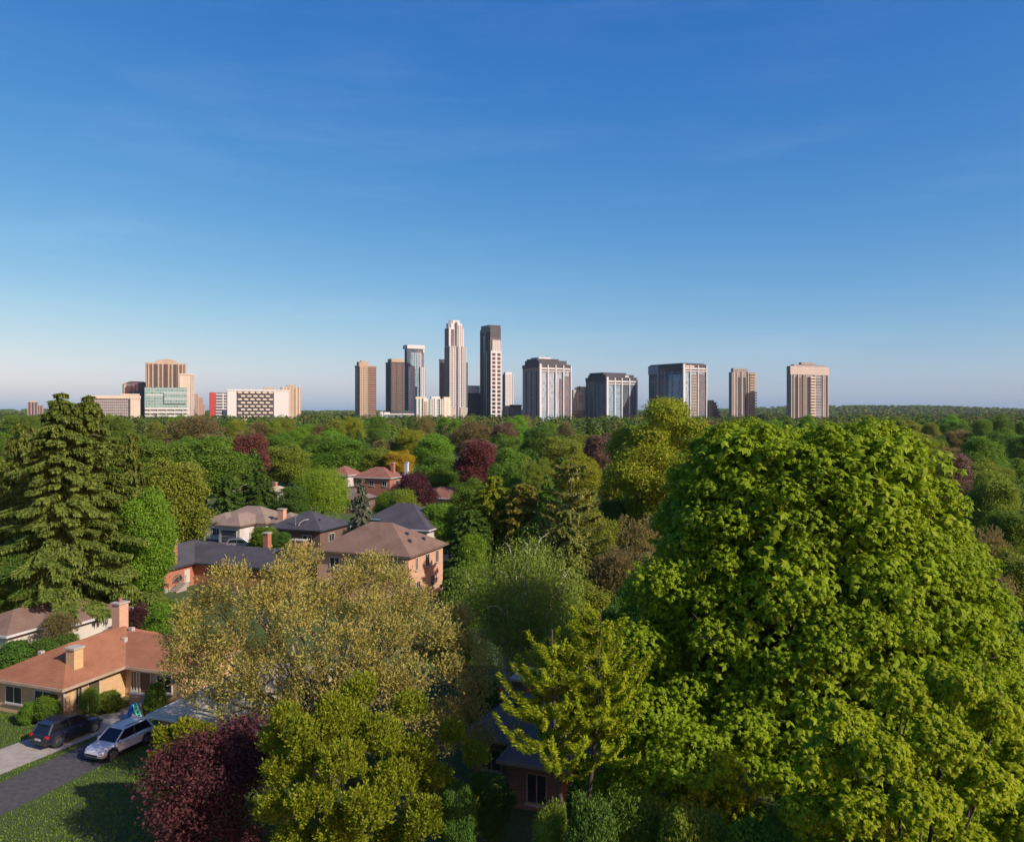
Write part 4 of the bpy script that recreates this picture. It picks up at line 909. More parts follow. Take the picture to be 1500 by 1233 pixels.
def sprout(rng, lobes, n=3, f=(.3, .55)):
    out = list(lobes)
    for (x, y, z, r, rz) in lobes:
        for _ in range(n):
            d = rng.normal(size=3); d[2] = abs(d[2]) * .8 - .15; d /= np.linalg.norm(d); q = r * rng.uniform(*f); k = rng.uniform(.75, 1.05)
            out.append((x + d[0] * r * k, y + d[1] * r * k, z + d[2] * rz * k, q, q * rng.uniform(.7, 1.0)))
    return out
LM = {
 'green':   leafmat('mid_green_leaf', (0.058, 0.112, 0.012), (0.118, 0.178, 0.020)),
 'bright':  leafmat('bright_green_leaf', (0.072, 0.150, 0.012), (0.140, 0.228, 0.020)),
 'olive':   leafmat('olive_leaf', (0.095, 0.125, 0.014), (0.175, 0.205, 0.026)),
 'bare':    leafmat('thin_brown_olive_leaf', (0.110, 0.092, 0.034), (0.175, 0.150, 0.050)),
 'yellow':  leafmat('yellow_green_leaf', (0.120, 0.142, 0.010), (0.205, 0.218, 0.018)),
 'amber':   leafmat('amber_leaf', (0.20, 0.135, 0.012), (0.30, 0.20, 0.018)),
 'copper':  leafmat('copper_leaf', (0.060, 0.020, 0.016), (0.105, 0.036, 0.028), 0.2),
 'purple':  leafmat('purple_leaf', (0.032, 0.010, 0.012), (0.072, 0.025, 0.027), 0.2),
 'brown':   leafmat('dull_purple_brown_leaf', (0.085, 0.052, 0.036), (0.130, 0.085, 0.055), 0.25),
 'dark':    leafmat('dark_green_leaf', (0.030, 0.066, 0.010), (0.070, 0.115, 0.016), 0.25),
 'willow':  leafmat('willow_leaf', (0.100, 0.180, 0.012), (0.180, 0.260, 0.022)),
 'spruce':  leafmat('spruce_needle', (0.038, 0.062, 0.010), (0.115, 0.135, 0.022), 0.2, nscale=.5),
 'pine':    leafmat('pine_needle', (0.075, 0.095, 0.018), (0.150, 0.160, 0.034), 0.2),
 'blue':    leafmat('blue_spruce_needle', (0.050, 0.060, 0.036), (0.110, 0.112, 0.070), 0.12),
 'cedar':   leafmat('bronze_conifer_needle', (0.105, 0.098, 0.012), (0.190, 0.165, 0.022), 0.2),
 'chestnut': leafmat('chestnut_leaf', (0.074, 0.124, 0.004), (0.185, 0.242, 0.009), 0.38, nscale=.35),
 'corner': leafmat('yellowish_fan_leaf', (0.098, 0.130, 0.004), (0.215, 0.240, 0.008), 0.4, nscale=.5),
 'gold':    leafmat('golden_catkin', (0.145, 0.122, 0.030), (0.270, 0.225, 0.060), 0.3, nscale=.35),
 'lime':    leafmat('lime_leaf', (0.095, 0.120, 0.008), (0.195, 0.210, 0.014), 0.4, nscale=.5),
 'larch':   leafmat('larch_needle', (0.125, 0.165, 0.005), (0.225, 0.262, 0.010), 0.4),
 'birch':   leafmat('birch_leaf', (0.085, 0.120, 0.016), (0.170, 0.205, 0.030), 0.35),
}
def crown_obj(name, mesh, m, parent):
    mesh.materials.append(m)
    o = bpy.data.objects.new(name, mesh); COL.objects.link(o); o.parent = parent; return o

# ---- prototypes, 14 m tall and 5 m in radius, shared by the copies
PROTO = {}
def make_proto(key, seed, build):
    rng = np.random.default_rng(seed); V, mb, bk = build(rng)
    cm = quadmesh('crown', V); cm.materials.append(LM['green'])
    tm = bpy.data.meshes.new('trunk'); tm.from_pydata(mb.v, [], mb.f); tm.materials.append(M[bk]); tm.update()
    PROTO[key] = (cm, tm)
def broad(nl, ncl, per, rc, L, Wd, style='leaf', lr=(.34, .5), zb=2.5, flat=.9, low=-.5, inner=.78):
    def b(rng):
        lo = lobes_round(rng, 4.7, 13.6, zb, nl, lr, flat)
        return crown(rng, sprout(rng, lo, 2), ncl, per, rc, L, Wd, style, low, inner), trunk_mb(rng, .3, 13, lo, 12), 'bark'
    return b
make_proto('broad1', 1, broad(26, 3600, 11, .40, .27, .18, lr=(.26, .5)))
make_proto('broad2', 2, broad(42, 3800, 11, .36, .27, .18, lr=(.2, .40)))
make_proto('broad3', 3, broad(20, 3600, 11, .42, .27, .18, lr=(.28, .56), zb=1.2))
make_proto('broad4', 8, broad(30, 3600, 11, .42, .27, .18, lr=(.22, .42), zb=3.5, flat=.7))
make_proto('thin', 4, broad(34, 2600, 9, .5, .26, .12, 'up', lr=(.2, .42), inner=.45))
make_proto('willow', 5, broad(24, 2000, 15, 2.2, .36, .11, 'weep', zb=4.0))
make_proto('shrub', 6, broad(26, 2600, 10, .5, .5, .34, lr=(.3, .5), zb=0, flat=1.4))
def con(nw, nb, droop, tip, sp, L, Wd, pw=.85, hang=.5, R0=5, bare=.06):
    def b(rng):
        V, bones = conifer(rng, 14, R0, nw, nb, droop, tip, sp, L, Wd, bare, pw, hang)
        mb = MB().tube([(0, 0, -.2), (0, 0, 7), (0, 0, 13.8)], [.32, .2, .03], 8)
        for p_, r_ in bones: mb.tube(p_, r_, 5)
        return V, mb, 'bark'
    return b
make_proto('spruce1', 11, con(22, 10, .42, .25, 34, .60, .19, pw=.7))
make_proto('spruce2', 12, con(19, 9, .50, .35, 38, .60, .20, pw=.6))
make_proto('pine', 13, con(11, 8, .02, .30, 70, .55, .17, pw=.45, hang=.15, bare=.15))
make_proto('cedar', 14, con(20, 11, .30, .1, 38, .55, .20, pw=.42))

TREES = [0]
def tree(kind, proto, px, top, D, wpx, label, group=None, base=0.0, name=None, cat='tree', rng=random.Random(7), hmin=3.0):
    x = (px - 750) / F * D; H = max(hmin, Z(top, D) - base); r = wpx / F * D / 2
    root = empty(name or ('conifer_tree' if proto in ('spruce1', 'spruce2', 'pine', 'cedar') else 'broadleaf_tree'), (x, D, base), rng.uniform(0, 6.28), label, cat, group)
    root.scale = (r / 4.9, r / 4.9, H / 14.0)
    cm, tm = PROTO[proto]
    for nm, me, m in (('crown', cm, LM[kind]), ('trunk', tm, None)):
        o = bpy.data.objects.new(nm, me); COL.objects.link(o); o.parent = root
        if m:
            o.material_slots[0].link = 'OBJECT'; o.material_slots[0].material = m
    return root

# ---- trees and shrubs of the middle distance, one by one: kind, shape, column, top row, distance, width
for a in (
 ('spruce', 'spruce2', 192, 622, 108, 88, 'dark full spruce just right of the pair of giant spruces, below the slate tower'),
 ('bright', 'broad1', 215, 716, 90, 84, 'bright green broadleaf tree against the right side of giant spruces, beside brick house'),
 ('olive', 'broad2', 254, 664, 116, 112, 'wide olive green tree behind the bright green tree next to the giant spruces'),
 ('green', 'broad1', 300, 640, 180, 125, 'broad mid green tree behind the wide olive one on the left'),
 ('bare', 'thin', 284, 608, 330, 95, 'brownish hazy tree below the pale cream slab tower'),
 ('copper', 'broad2', 366, 630, 215, 62, 'copper red tree below the zigzag balcony block'),
 ('dark', 'spruce1', 372, 655, 190, 66, 'tall dark conifer in front of the copper red tree on the left'),
 ('dark', 'spruce2', 334, 690, 164, 60, 'dark conifer beside the small orange roofed cream house'),
 ('dark', 'spruce1', 386, 692, 166, 70, 'dark conifer left of the round dark tree by the willow'),
 ('willow', 'willow', 472, 680, 162, 74, 'light green weeping willow above the slate roofed bungalow'),
 ('dark', 'broad3', 432, 709, 158, 52, 'round dark green tree touching the left of the weeping willow'),
 ('olive', 'broad2', 420, 648, 225, 75, 'pale olive tree standing high behind the round dark tree'),
 ('green', 'broad1', 490, 638, 245, 90, 'leafy green tree behind the weeping willow, below the lone brown tower'),
 ('green', 'broad3', 530, 652, 250, 64, 'rounded green tree left of the amber crowned tree'),
 ('amber', 'broad2', 584, 657, 245, 52, 'amber yellow crowned tree above the red roofed two storey house'),
 ('olive', 'broad1', 553, 656, 250, 62, 'olive tree attached to the left side of the amber tree'),
 ('blue', 'spruce1', 530, 696, 113, 58, 'grey blue spruce standing between the slate bungalow and the brown roof'),
 ('purple', 'broad3', 606, 688, 150, 62, 'purple leaved small tree left of the long red brown roof'),
 ('green', 'broad1', 648, 667, 205, 84, 'fresh green maple behind the long red brown roof'),
 ('copper', 'broad3', 702, 641, 190, 66, 'deep wine red copper beech right of the fresh green maple'),
 ('olive', 'broad3', 590, 712, 136, 52, 'small olive tree between blue spruce and red brown roof'),
 ('bright', 'broad3', 645, 733, 124, 62, 'clipped bright green tree below the long red brown roof'),
 ('green', 'broad3', 566, 716, 142, 42, 'small green tree right behind the blue spruce'),
 ('bare', 'thin', 698, 614, 330, 92, 'brownish bare crowned tree behind the copper beech'),
 ('brown', 'broad2', 738, 616, 310, 42, 'dull purple brown tree below the black and white tower'),
 ('bright', 'broad1', 757, 609, 340, 44, 'bright green tree at the foot of the tallest pale office'),
 ('dark', 'broad2', 788, 620, 270, 50, 'dark olive tree below the tallest pale office, left half'),
 ('olive', 'broad2', 822, 636, 235, 74, 'light olive tree below the beige patterned block'),
 ('brown', 'broad2', 878, 630, 215, 50, 'brown purple tree at left edge of the big yellow green tree'),
 ('green', 'broad1', 748, 656, 165, 66, 'green tree right of the copper beech'),
 ('olive', 'thin', 786, 668, 158, 62, 'tan olive thin tree behind the pine'),
 ('pine', 'pine', 836, 664, 90, 120, 'tiered pine with open layered branches, centre right'),
 ('lime', 'cedar', 724, 690, 119, 92, 'yellow green conifer left of the bronze conifer'),
 ('cedar', 'cedar', 766, 702, 116, 104, 'bronze brown dense conifer above the birch crown'),
 ('dark', 'broad3', 897, 725, 108, 48, 'dark round yew right of the tiered pine'),
 ('pine', 'cedar', 832, 738, 84, 100, 'grey green conifer right behind the birch crown'),
 ('bare', 'thin', 936, 752, 88, 92, 'brown olive bush-like tree below the brick house with tan roof'),
 ('bare', 'thin', 905, 800, 76, 110, 'brown bare tree between birch and chestnut'),
 ('dark', 'cedar', 662, 824, 76, 64, 'dark narrow conifer at the right corner of the pink brick house'),
 ('bright', 'broad3', 692, 774, 80, 50, 'small bright green tree above the birch crown left side'),
 ('dark', 'cedar', 690, 742, 114, 90, 'dark green conifer behind the small bright green tree'),
 ('green', 'spruce1', 802, 690, 112, 76, 'mid green conifer between bronze conifer and pine'),
 ('yellow', 'broad3', 905, 668, 130, 62, 'small yellow green tree at lower left of the big yellow green one'),
 ('olive', 'broad1', 955, 700, 112, 70, 'olive tree under the big yellow green crown'),
 ('green', 'broad3', 970, 722, 110, 60, 'small green tree between brick house and chestnut edge'),
 ('green', 'broad1', 1440, 640, 190, 74, 'dark green tree at the right edge of the picture below the ridge'),
 ('brown', 'broad2', 1392, 655, 150, 70, 'brown leaved tree behind the right shoulder of the chestnut'),
 ('olive', 'broad2', 1340, 626, 210, 84, 'olive tree behind the chestnut top, right side'),
 ('bare', 'thin', 1446, 770, 82, 96, 'brown olive thin tree at right edge beside the chestnut'),
 ('olive', 'broad1', 1450, 690, 110, 80, 'olive green tree at right edge above the thin brown one'),
 ('dark', 'broad3', 1452, 850, 66, 80, 'dark rounded tree low at the right edge'),
 ('green', 'broad2', 1488, 735, 90, 90, 'green tree cut by the right border'),
 ('bare', 'thin', 272, 738, 124, 40, 'thin grey brown tree left of the taupe roofed bungalow'),
 ('green', 'shrub', 388, 772, 133, 44, 'clipped green hedge tree between taupe bungalow and the lamp'),
 ('dark', 'broad3', 412, 778, 131, 34, 'dark green tree under the taupe roof eaves'),
 ('purple', 'thin', 206, 884, 80, 58, 'dark red shrub on the lawn below the brick house'),
 ('bright', 'broad3', 247, 880, 74, 72, 'yellow green bush at left foot of the golden tree'),
 ('dark', 'broad3', 214, 822, 94, 50, 'dark green bush at left corner of the brick house'),
 ('yellow', 'shrub', 168, 905, 84, 26, 'tiny yellow bush behind the white barrel'),
 ('bare', 'thin', 88, 894, 76, 54, 'grey brown thin shrub behind the tall chimney of orange roof'),
 ('dark', 'broad2', 20, 800, 82, 90, 'dark tree cut by left border beside the giant spruce'),
 ('spruce', 'spruce2', 32, 606, 96, 130, 'spruce cut by the left border behind the giant pair'),
 ('dark', 'broad3', 665, 870, 68, 60, 'dark evergreen bush left of the birch'),
 ('dark', 'broad3', 705, 990, 56, 60, 'dark bush beside the birch foot left side'),
 ('green', 'broad3', 880, 1000, 54, 70, 'shaded green shrub between the larch and the chestnut'),
 ('dark', 'broad2', 905, 870, 60, 80, 'dark leafed tree at the left flank of the chestnut'),
 ('olive', 'broad1', 812, 1172, 33, 70, 'small olive bush hiding the foot of the larch'),
 ('dark', 'broad3', 715, 1128, 43, 74, 'dark shrub before the left window of the shaded bungalow'),
 ('olive', 'broad2', 1490, 800, 76, 110, 'olive tree cut by the right border beside the thin brown one'),
 ('dark', 'broad1', 1476, 700, 130, 90, 'dark green tree at the right border behind the olive one'),
 ('green', 'broad4', 1500, 905, 60, 110, 'green tree low at the right border below the olive one'),
 ('bare', 'broad2', 1450, 830, 70, 80, 'brown olive tree touching the right flank of the chestnut'),
 ('dark', 'broad2', 868, 1150, 31, 90, 'dark shrub hiding the lower trunk of the lime yellow larch'),
 ('green', 'broad3', 930, 1150, 33, 120, 'dim green bush under the left foot of the chestnut'),
 ('olive', 'broad2', 1020, 1165, 31, 130, 'dim olive bush under the chestnut, second from its left foot'),
 ('green', 'broad2', 1115, 1172, 30, 130, 'dim green bush left of the fan leaved corner tree'),
 ('olive', 'broad4', 870, 740, 96, 84, 'olive tree low between the dark yew and the grey green conifer'),
 ('green', 'broad2', 745, 730, 120, 90, 'green tree hidden behind the bronze conifer, its crown left of it'),
 ('dark', 'broad2', 800, 760, 96, 90, 'dark tree standing just behind the birch crown top'),
 ('olive', 'broad2', 930, 700, 130, 80, 'olive tree left below the big yellow green crown'),
 ('green', 'broad4', 690, 700, 140, 70, 'green tree just left of the yellow green conifer'),
 ('bare', 'broad2', 960, 800, 84, 90, 'brown olive tree at the left shoulder of the chestnut'),
 ('green', 'broad4', 935, 830, 70, 80, 'mid green tree between brown bare tree and chestnut flank'),
 ('olive', 'broad4', 860, 850, 66, 90, 'olive tree behind the larch top, right of the birch'),
 ('green', 'broad1', 1010, 700, 96, 80, 'green tree half behind the upper left chestnut edge'),
 ('olive', 'broad2', 30, 660, 130, 110, 'olive green tree behind the giant spruces at the left border'),
 ('green', 'broad1', 200, 640, 170, 110, 'green tree behind the full dark spruce on the left'),
 ('dark', 'broad3', 860, 1118, 40, 80, 'dark shrub at the right end of the shaded bungalow'),
 ('dark', 'broad2', 672, 1135, 38, 60, 'dark bush right of the lime green tree at bottom'),
):
    tree(*a)
# clipped shrubs by the orange house
for (px, top, D_, w, lab) in ((20, 940, 70, 60, 'dark hedge bush at the left border below the white gutter'), (62, 937, 71, 50, 'dark hedge bush under the brown roof gutter, second from the left border'), (100, 930, 73, 44, 'dark hedge bush left of the tall chimney, below the gutter end')):
    tree('dark', 'shrub', px, top, D_, w, lab, name='shrub', cat='shrub', hmin=1)
for (px, top, base, w, lab) in ((71, 1019, 1058, 38, 'round clipped green shrub left of the garage wall corner'), (161, 1012, 1042, 34, 'round clipped shrub at the right end of the tan wall'), (228, 1000, 1046, 30, 'taller clipped hedge bush right of the curved porch wall'), (42, 1028, 1060, 26, 'clipped shrub cut by the left border')):
    p = G(px, base); t = tree('green' if px != 161 else 'olive', 'shrub', px, top, p.y, w, lab, name='shrub', cat='shrub', hmin=.8)
p = G(131, 1048); tree('green', 'willow', 131, 1004, p.y - .6, 26, 'small young leafy plant climbing before the tan wall', name='climbing_plant', cat='plant', hmin=1)

# ---- hero trees
def hero(name, label, loc, V, mb, leaf, barkm, rz=0.0, cat='tree'):
    root = empty(name, loc, rz, label, cat)
    crown_obj('crown', quadmesh('crown', V), LM[leaf], root)
    mb.build('trunk', M[barkm], root, smooth=True)
    return root
# the pair of giant spruces
for i, (px, top, D, r, lab) in enumerate(((90, 573, 85, 8.8, 'left one of the two giant spruces, its tip above the skyline'), (130, 577, 88, 9.2, 'right one of the two giant spruces, fuller and closer to the bright green tree'))):
    rng = np.random.default_rng(40 + i); H = Z(top, D)
    V, bones = conifer(rng, H, r, 30, 10, .42, .30, 62, .54, .17, .02, .64, .6, 0, 1.3)
    mb = MB().tube([(0, 0, -.2), (0, 0, H * .5), (0, 0, H * .98)], [.45, .3, .04], 9)
    for p_, r_ in bones: mb.tube(p_, r_, 5)
    hero('spruce_tree', lab, ((px - 750) / F * D, D, 0), V, mb, 'spruce', 'bark', rz=i * 1.1)
# big yellow green tree
rng = np.random.default_rng(50); D = 110; H = Z(592, D); lo = sprout(rng, lobes_round(rng, 8.2, H, 4.0, 46, (.2, .34), .85), 2)
hero('broadleaf_tree', 'big rounded yellow green tree rising before the middle pale office', ((964 - 750) / F * D, D, 0), crown(rng, lo, 10500, 11, .5, .30, .20), trunk_mb(rng, .5, H * .9, lo, 18), 'yellow', 'bark')
# birch
rng = np.random.default_rng(51); p = G(751, 1056); H = Z(783, p.y); lo = lobes_round(rng, 4.7, H, 5.6, 40, (.18, .30), .9, -.12)
lo = [(x + .9, y, z, r, rz) for x, y, z, r, rz in lo]
hero('birch_tree', 'weeping birch with a forked white trunk, centre of the foreground', (p.x, p.y, 0), crown(rng, lo, 3000, 15, 1.7, .17, .08, 'weep', low=-.8, inner=.35), trunk_mb(rng, .27, H * .95, lo, 20, 2, .9), 'birch', 'birchbark')
# lime coloured larch with sweeping branches
rng = np.random.default_rng(52); D = 36; x0 = (842 - 750) / F * D; V = []; mb = MB().tube([(0, 0, -.2), (.2, 0, 3), (.75, .2, 7), (1.0, 0, 10), (1.15, 0, 14.3)], [.26, .18, .10, .06, .02], 8).tube([(.1, 0, 2.5), (-.85, 0, 7), (-1.0, 0, 13.4)], [.2, .09, .03], 8)
for i in range(165):
    t = rng.uniform(0, 1); z = 8.4 + 5.6 * t; ln = (2.4 * (1 - t) ** .4 + .45) * rng.uniform(.6, 1.1); a = rng.uniform(0, 6.283)
    bd = np.array([math.cos(a), math.sin(a), 0]); rise = rng.uniform(.1, .75); sag = rng.uniform(.1, .5)
    s = np.linspace(.12, 1, int(34 * ln)); ox = np.array([(1.25, -1.15)[i % 2], 0, 0]); q = ox * .88 + bd * (s * ln)[:, None] + UP * (z - (i % 2) * 1.3 + ln * (rise * s ** 2.0 - sag * s * (1 - s) * 2))[:, None] + np.cross(bd, UP) * (np.sin(s * 3 + i) * .25 * ln * .4)[:, None]
    k = 5; C = np.repeat(q, k, 0) + rng.normal(size=(len(q) * k, 3)) * .06; r_ = rng.normal(size=C.shape)
    V.append(leaves(C, bd * .6 + UP * .3 + r_ * .7, r_, .19 * rng.uniform(.7, 1.3, len(C)), .06)); mb.tube([tuple(q[j]) for j in np.linspace(0, len(q) - 1, 5).astype(int)], [.05, .04, .03, .02, .01], 5)
hero('larch_tree', 'lime yellow larch with long sweeping fringed branches beside the birch', (x0, D, 0), np.concatenate(V), mb, 'larch', 'bark')
# golden tree with several stems
rng = np.random.default_rng(53); D = 50; x0 = (478 - 750) / F * D
gl = []
for (px, py, dy, w) in ((432, 826, 1, 52), (420, 850, -1, 50), (545, 838, 1.5, 52), (505, 850, 0, 44), (575, 856, 0, 50), (338, 846, 0, 50), (310, 880, 1, 50), (480, 890, -1, 52), (540, 890, -2, 50), (610, 885, 1, 50), (278, 905, 0, 44), (380, 885, -2, 54), (430, 910, -3, 54), (500, 935, -4, 54), (570, 935, -3, 56), (640, 925, -1, 52), (684, 950, 0, 44), (258, 940, 1, 30), (345, 925, -2, 40), (300, 950, -1, 26), (400, 950, -2, 36), (455, 975, -4, 46), (530, 985, -4, 56), (600, 990, -3.5, 54), (660, 990, -2, 46), (700, 1005, -1, 34), (580, 900, 4.5, 56), (470, 870, 4, 50), (380, 880, 4, 44), (655, 1050, -2.5, 50), (590, 1050, -4, 50), (700, 1080, -1.5, 36), (665, 905, 3, 40), (620, 945, 4, 50), (520, 940, 4, 50), (690, 1040, -2, 40), (720, 975, 0, 30), (640, 1085, -3, 46), (560, 1010, -4.5, 54), (500, 1020, -4, 46)):
    d_ = D + dy; q = P(px, py + 10, d_); r = w / F * d_ * .5
    gl.append((q.x - x0, dy, q.z, r, r * 1.0))
tl = []
for (px, py, dy, w) in ((290, 965, -1, 50), (340, 985, -2, 54), (400, 1000, -2.5, 56), (450, 1040, -3, 50), (350, 1035, -2, 46), (300, 1015, -1, 40), (420, 1060, -3, 40), (265, 985, 0, 34)):
    d_ = D + dy; q = P(px, py, d_); r = w / F * d_ * .7; tl.append((q.x - x0, dy, q.z, r, r))
GV = np.concatenate([crown(rng, sprout(rng, gl, 3), 5600, 11, .8, .18, .075, 'up', -.75, .45), crown(rng, tl, 1900, 10, .8, .17, .07, 'up', -.9, .2)])
gl = gl + tl
hero('golden_tree', 'large spreading tree in golden spring catkins, front centre', (x0, D, 0), GV, trunk_mb(rng, .3, 12, gl, 44, 4, 1.7), 'gold', 'palebark')
# lime tree at the bottom
rng = np.random.default_rng(54); D = 39; x0 = (500 - 750) / F * D; H = Z(1012, D)
ll = []
for (px, py, dy, w) in ((500, 1060, 0, 55), (450, 1090, -1, 50), (560, 1085, -.5, 52), (610, 1110, 0, 44), (420, 1135, -1, 48), (500, 1125, -2, 55), (580, 1150, -1.5, 52), (640, 1150, 0, 42), (460, 1180, -2.5, 52), (540, 1190, -2.5, 55), (400, 1190, -1.5, 40), (620, 1205, -1.5, 50), (520, 1080, 2.5, 55), (440, 1120, 2.5, 50), (600, 1130, 2.5, 50), (500, 1240, -2, 60), (580, 1250, -1, 60), (430, 1240, -1, 50)):
    d_ = D + dy; q = P(px, py, d_); r = w / F * d_ * .52; ll.append((q.x - x0, dy, q.z, r, r))
hero('lime_tree', 'lime green young leafed tree at the bottom edge, in front of the golden tree', (x0, D, 0), crown(rng, sprout(rng, ll + [(q[0] + dx_, q[1] + 1.5, q[2] + dz_, q[3] * .7, q[4] * .7) for q, dx_, dz_ in ((ll[3], 1.6, .4), (ll[7], 1.8, .6), (ll[11], 1.6, 0), (ll[0], .6, .9), (ll[1], -1.4, .5), (ll[4], -1.0, .8), (ll[2], 1.2, .9))], 3), 8200, 12, .4, .15, .075, 'up', -.6, .6), trunk_mb(rng, .2, H * .9, ll, 14, 2, .6), 'lime', 'bark')
# purple shrub tree and the yellow green bush behind it
rng = np.random.default_rng(55); D = 42; x0 = (300 - 750) / F * D; pl = []
for (px, py, dy, w) in ((250, 1120, 0, 42), (290, 1100, 0, 44), (340, 1085, .5, 42), (370, 1110, 0, 40), (230, 1160, -.5, 38), (290, 1150, -1, 48), (340, 1150, -1, 46), (390, 1140, 0, 32), (260, 1190, -1.2, 44), (320, 1200, -1.4, 48), (360, 1070, 1, 30), (300, 1130, 2, 48), (350, 1140, 2, 44), (270, 1225, -.5, 44), (340, 1235, -.5, 44)):
    d_ = D + dy; q = P(px, py, d_); r = w / F * d_ * .52; pl.append((q.x - x0, dy, q.z, r, r))
hero('purple_tree', 'dark plum leaved tree at the bottom left, beside the white car', (x0, D, 0), crown(rng, sprout(rng, pl, 3, (.35, .75)), 2500, 10, .38, .16, .09, 'leaf', -.7, .65), trunk_mb(rng, .15, 5.5, pl, 12, 2, .4), 'purple', 'bark')
rng = np.random.default_rng(56); D = 45; x0 = (275 - 750) / F * D; yl = []
for (px, py, dy, w) in ((240, 1085, 0, 26), (270, 1072, 0, 26), (300, 1075, .4, 22), (235, 1115, -.4, 22), (280, 1100, 0, 30)):
    d_ = D + dy; q = P(px, py, d_); r = w / F * d_ * .52; yl.append((q.x - x0, dy, q.z, r, r))
hero('young_tree', 'small yellow green tree just behind the dark plum tree', (x0, D, 0), crown(rng, sprout(rng, yl, 3), 800, 10, .3, .17, .09, 'up', -.6, .6), trunk_mb(rng, .1, 5, yl, 5), 'lime', 'bark')
# the huge chestnut filling the right
rng = np.random.default_rng(57); cx, cy = 16.1, 44.0
prof = [(23.0, 2.6), (22.2, 5.0), (20, 6.8), (18, 7.6), (16, 8.4), (13.5, 9.4), (11, 10.3), (8.5, 11.2), (6, 11.6), (4, 10.6)]
zs = np.array([q[0] for q in prof])[::-1]; ws = np.array([q[1] for q in prof])[::-1]; cl = []
for i in range(620):
    z = rng.uniform(4.0, 22.4); w = np.interp(z, zs, ws); a = rng.uniform(0, 6.283); r = rng.uniform(.6, 1.45) if z < 19 else rng.uniform(.5, 1.0)
    k = rng.uniform(.84, 1.06); rad = max(0, w - r * .75) * k
    cl.append((math.cos(a) * rad - .35 * max(0, min(1, (z - 15) / 4)), math.sin(a) * rad * .92, z - r * .4, r, r * rng.uniform(.6, .85)))
for px, py, D_ in ((1098, 642, 43), (1118, 628, 42), (1140, 626, 43), (1170, 632, 44), (1200, 640, 42), (1086, 670, 43), (1072, 705, 43), (1240, 636, 44), (1060, 740, 43)):
    q = P(px, py, D_); cl[rng.integers(0, 620)] = (q.x - cx, q.y - cy, q.z - .9, 1.3, 1.0)
cl.append((0, 0, 12, 5.5, 8))
for i in range(130):
    z = rng.uniform(4.0, 20.5); w = np.interp(z, zs, ws) * .72; a = rng.uniform(0, 6.283); cl.append((math.cos(a) * w, math.sin(a) * w, z, 1.9, 1.7))
for q in ((-10.2, -6, 9.0, 2.0, 1.3), (-11.4, -5.0, 7.2, 1.9, 1.2), (-9.6, -7.5, 6.3, 2.2, 1.4), (-10.0, -3.5, 11.4, 1.9, 1.2), (-8.4, -9.0, 8.2, 1.9, 1.3), (-11.2, -6.4, 5.2, 1.8, 1.2), (-8.6, -3.5, 14.6, 1.6, 1.1)): cl.append(q)
hero('chestnut_tree', 'huge horse chestnut with drooping fan leaves filling the right side', (cx, cy, 0), np.concatenate([crown(rng, cl[:620] + cl[-7:], 104000, 6, 0, .175, .085, 'palm', -.5, .7), crown(rng, cl[621:751], 22000, 5, 0, .36, .18, 'palm', -.9, .5)]), trunk_mb(rng, .55, 20, cl[:60], 34), 'chestnut', 'bark')
# finer leaved tree in the lower right corner
rng = np.random.default_rng(58); D = 29; x0 = (1330 - 750) / F * D; rl = []
for (px, py, dy, w) in ((1240, 1060, 0, 60), (1320, 1020, .5, 65), (1400, 1010, .5, 65), (1200, 1120, -.5, 60), (1290, 1110, -1.5, 70), (1380, 1090, -1.5, 75), (1460, 1050, 0, 60), (1180, 1190, -.5, 60), (1260, 1190, -2, 70), (1350, 1180, -2.5, 75), (1440, 1150, -2, 75), (1500, 1120, -.5, 65), (1300, 1260, -2, 80), (1420, 1260, -2, 80), (1200, 1260, -1, 70), (1510, 1220, -1, 80)):
    d_ = D + dy; q = P(px, py, d_); r = w / F * d_ * .56; rl.append((q.x - x0, dy, q.z, r, r * .85))
hero('maple_tree', 'fine leaved yellowish green tree in the bottom right corner, before the chestnut', (x0, D, 0), crown(rng, sprout(rng, rl, 3), 11000, 5, 0, .17, .09, 'palm', -.6, .7), trunk_mb(rng, .22, 10, rl, 14), 'corner', 'bark')

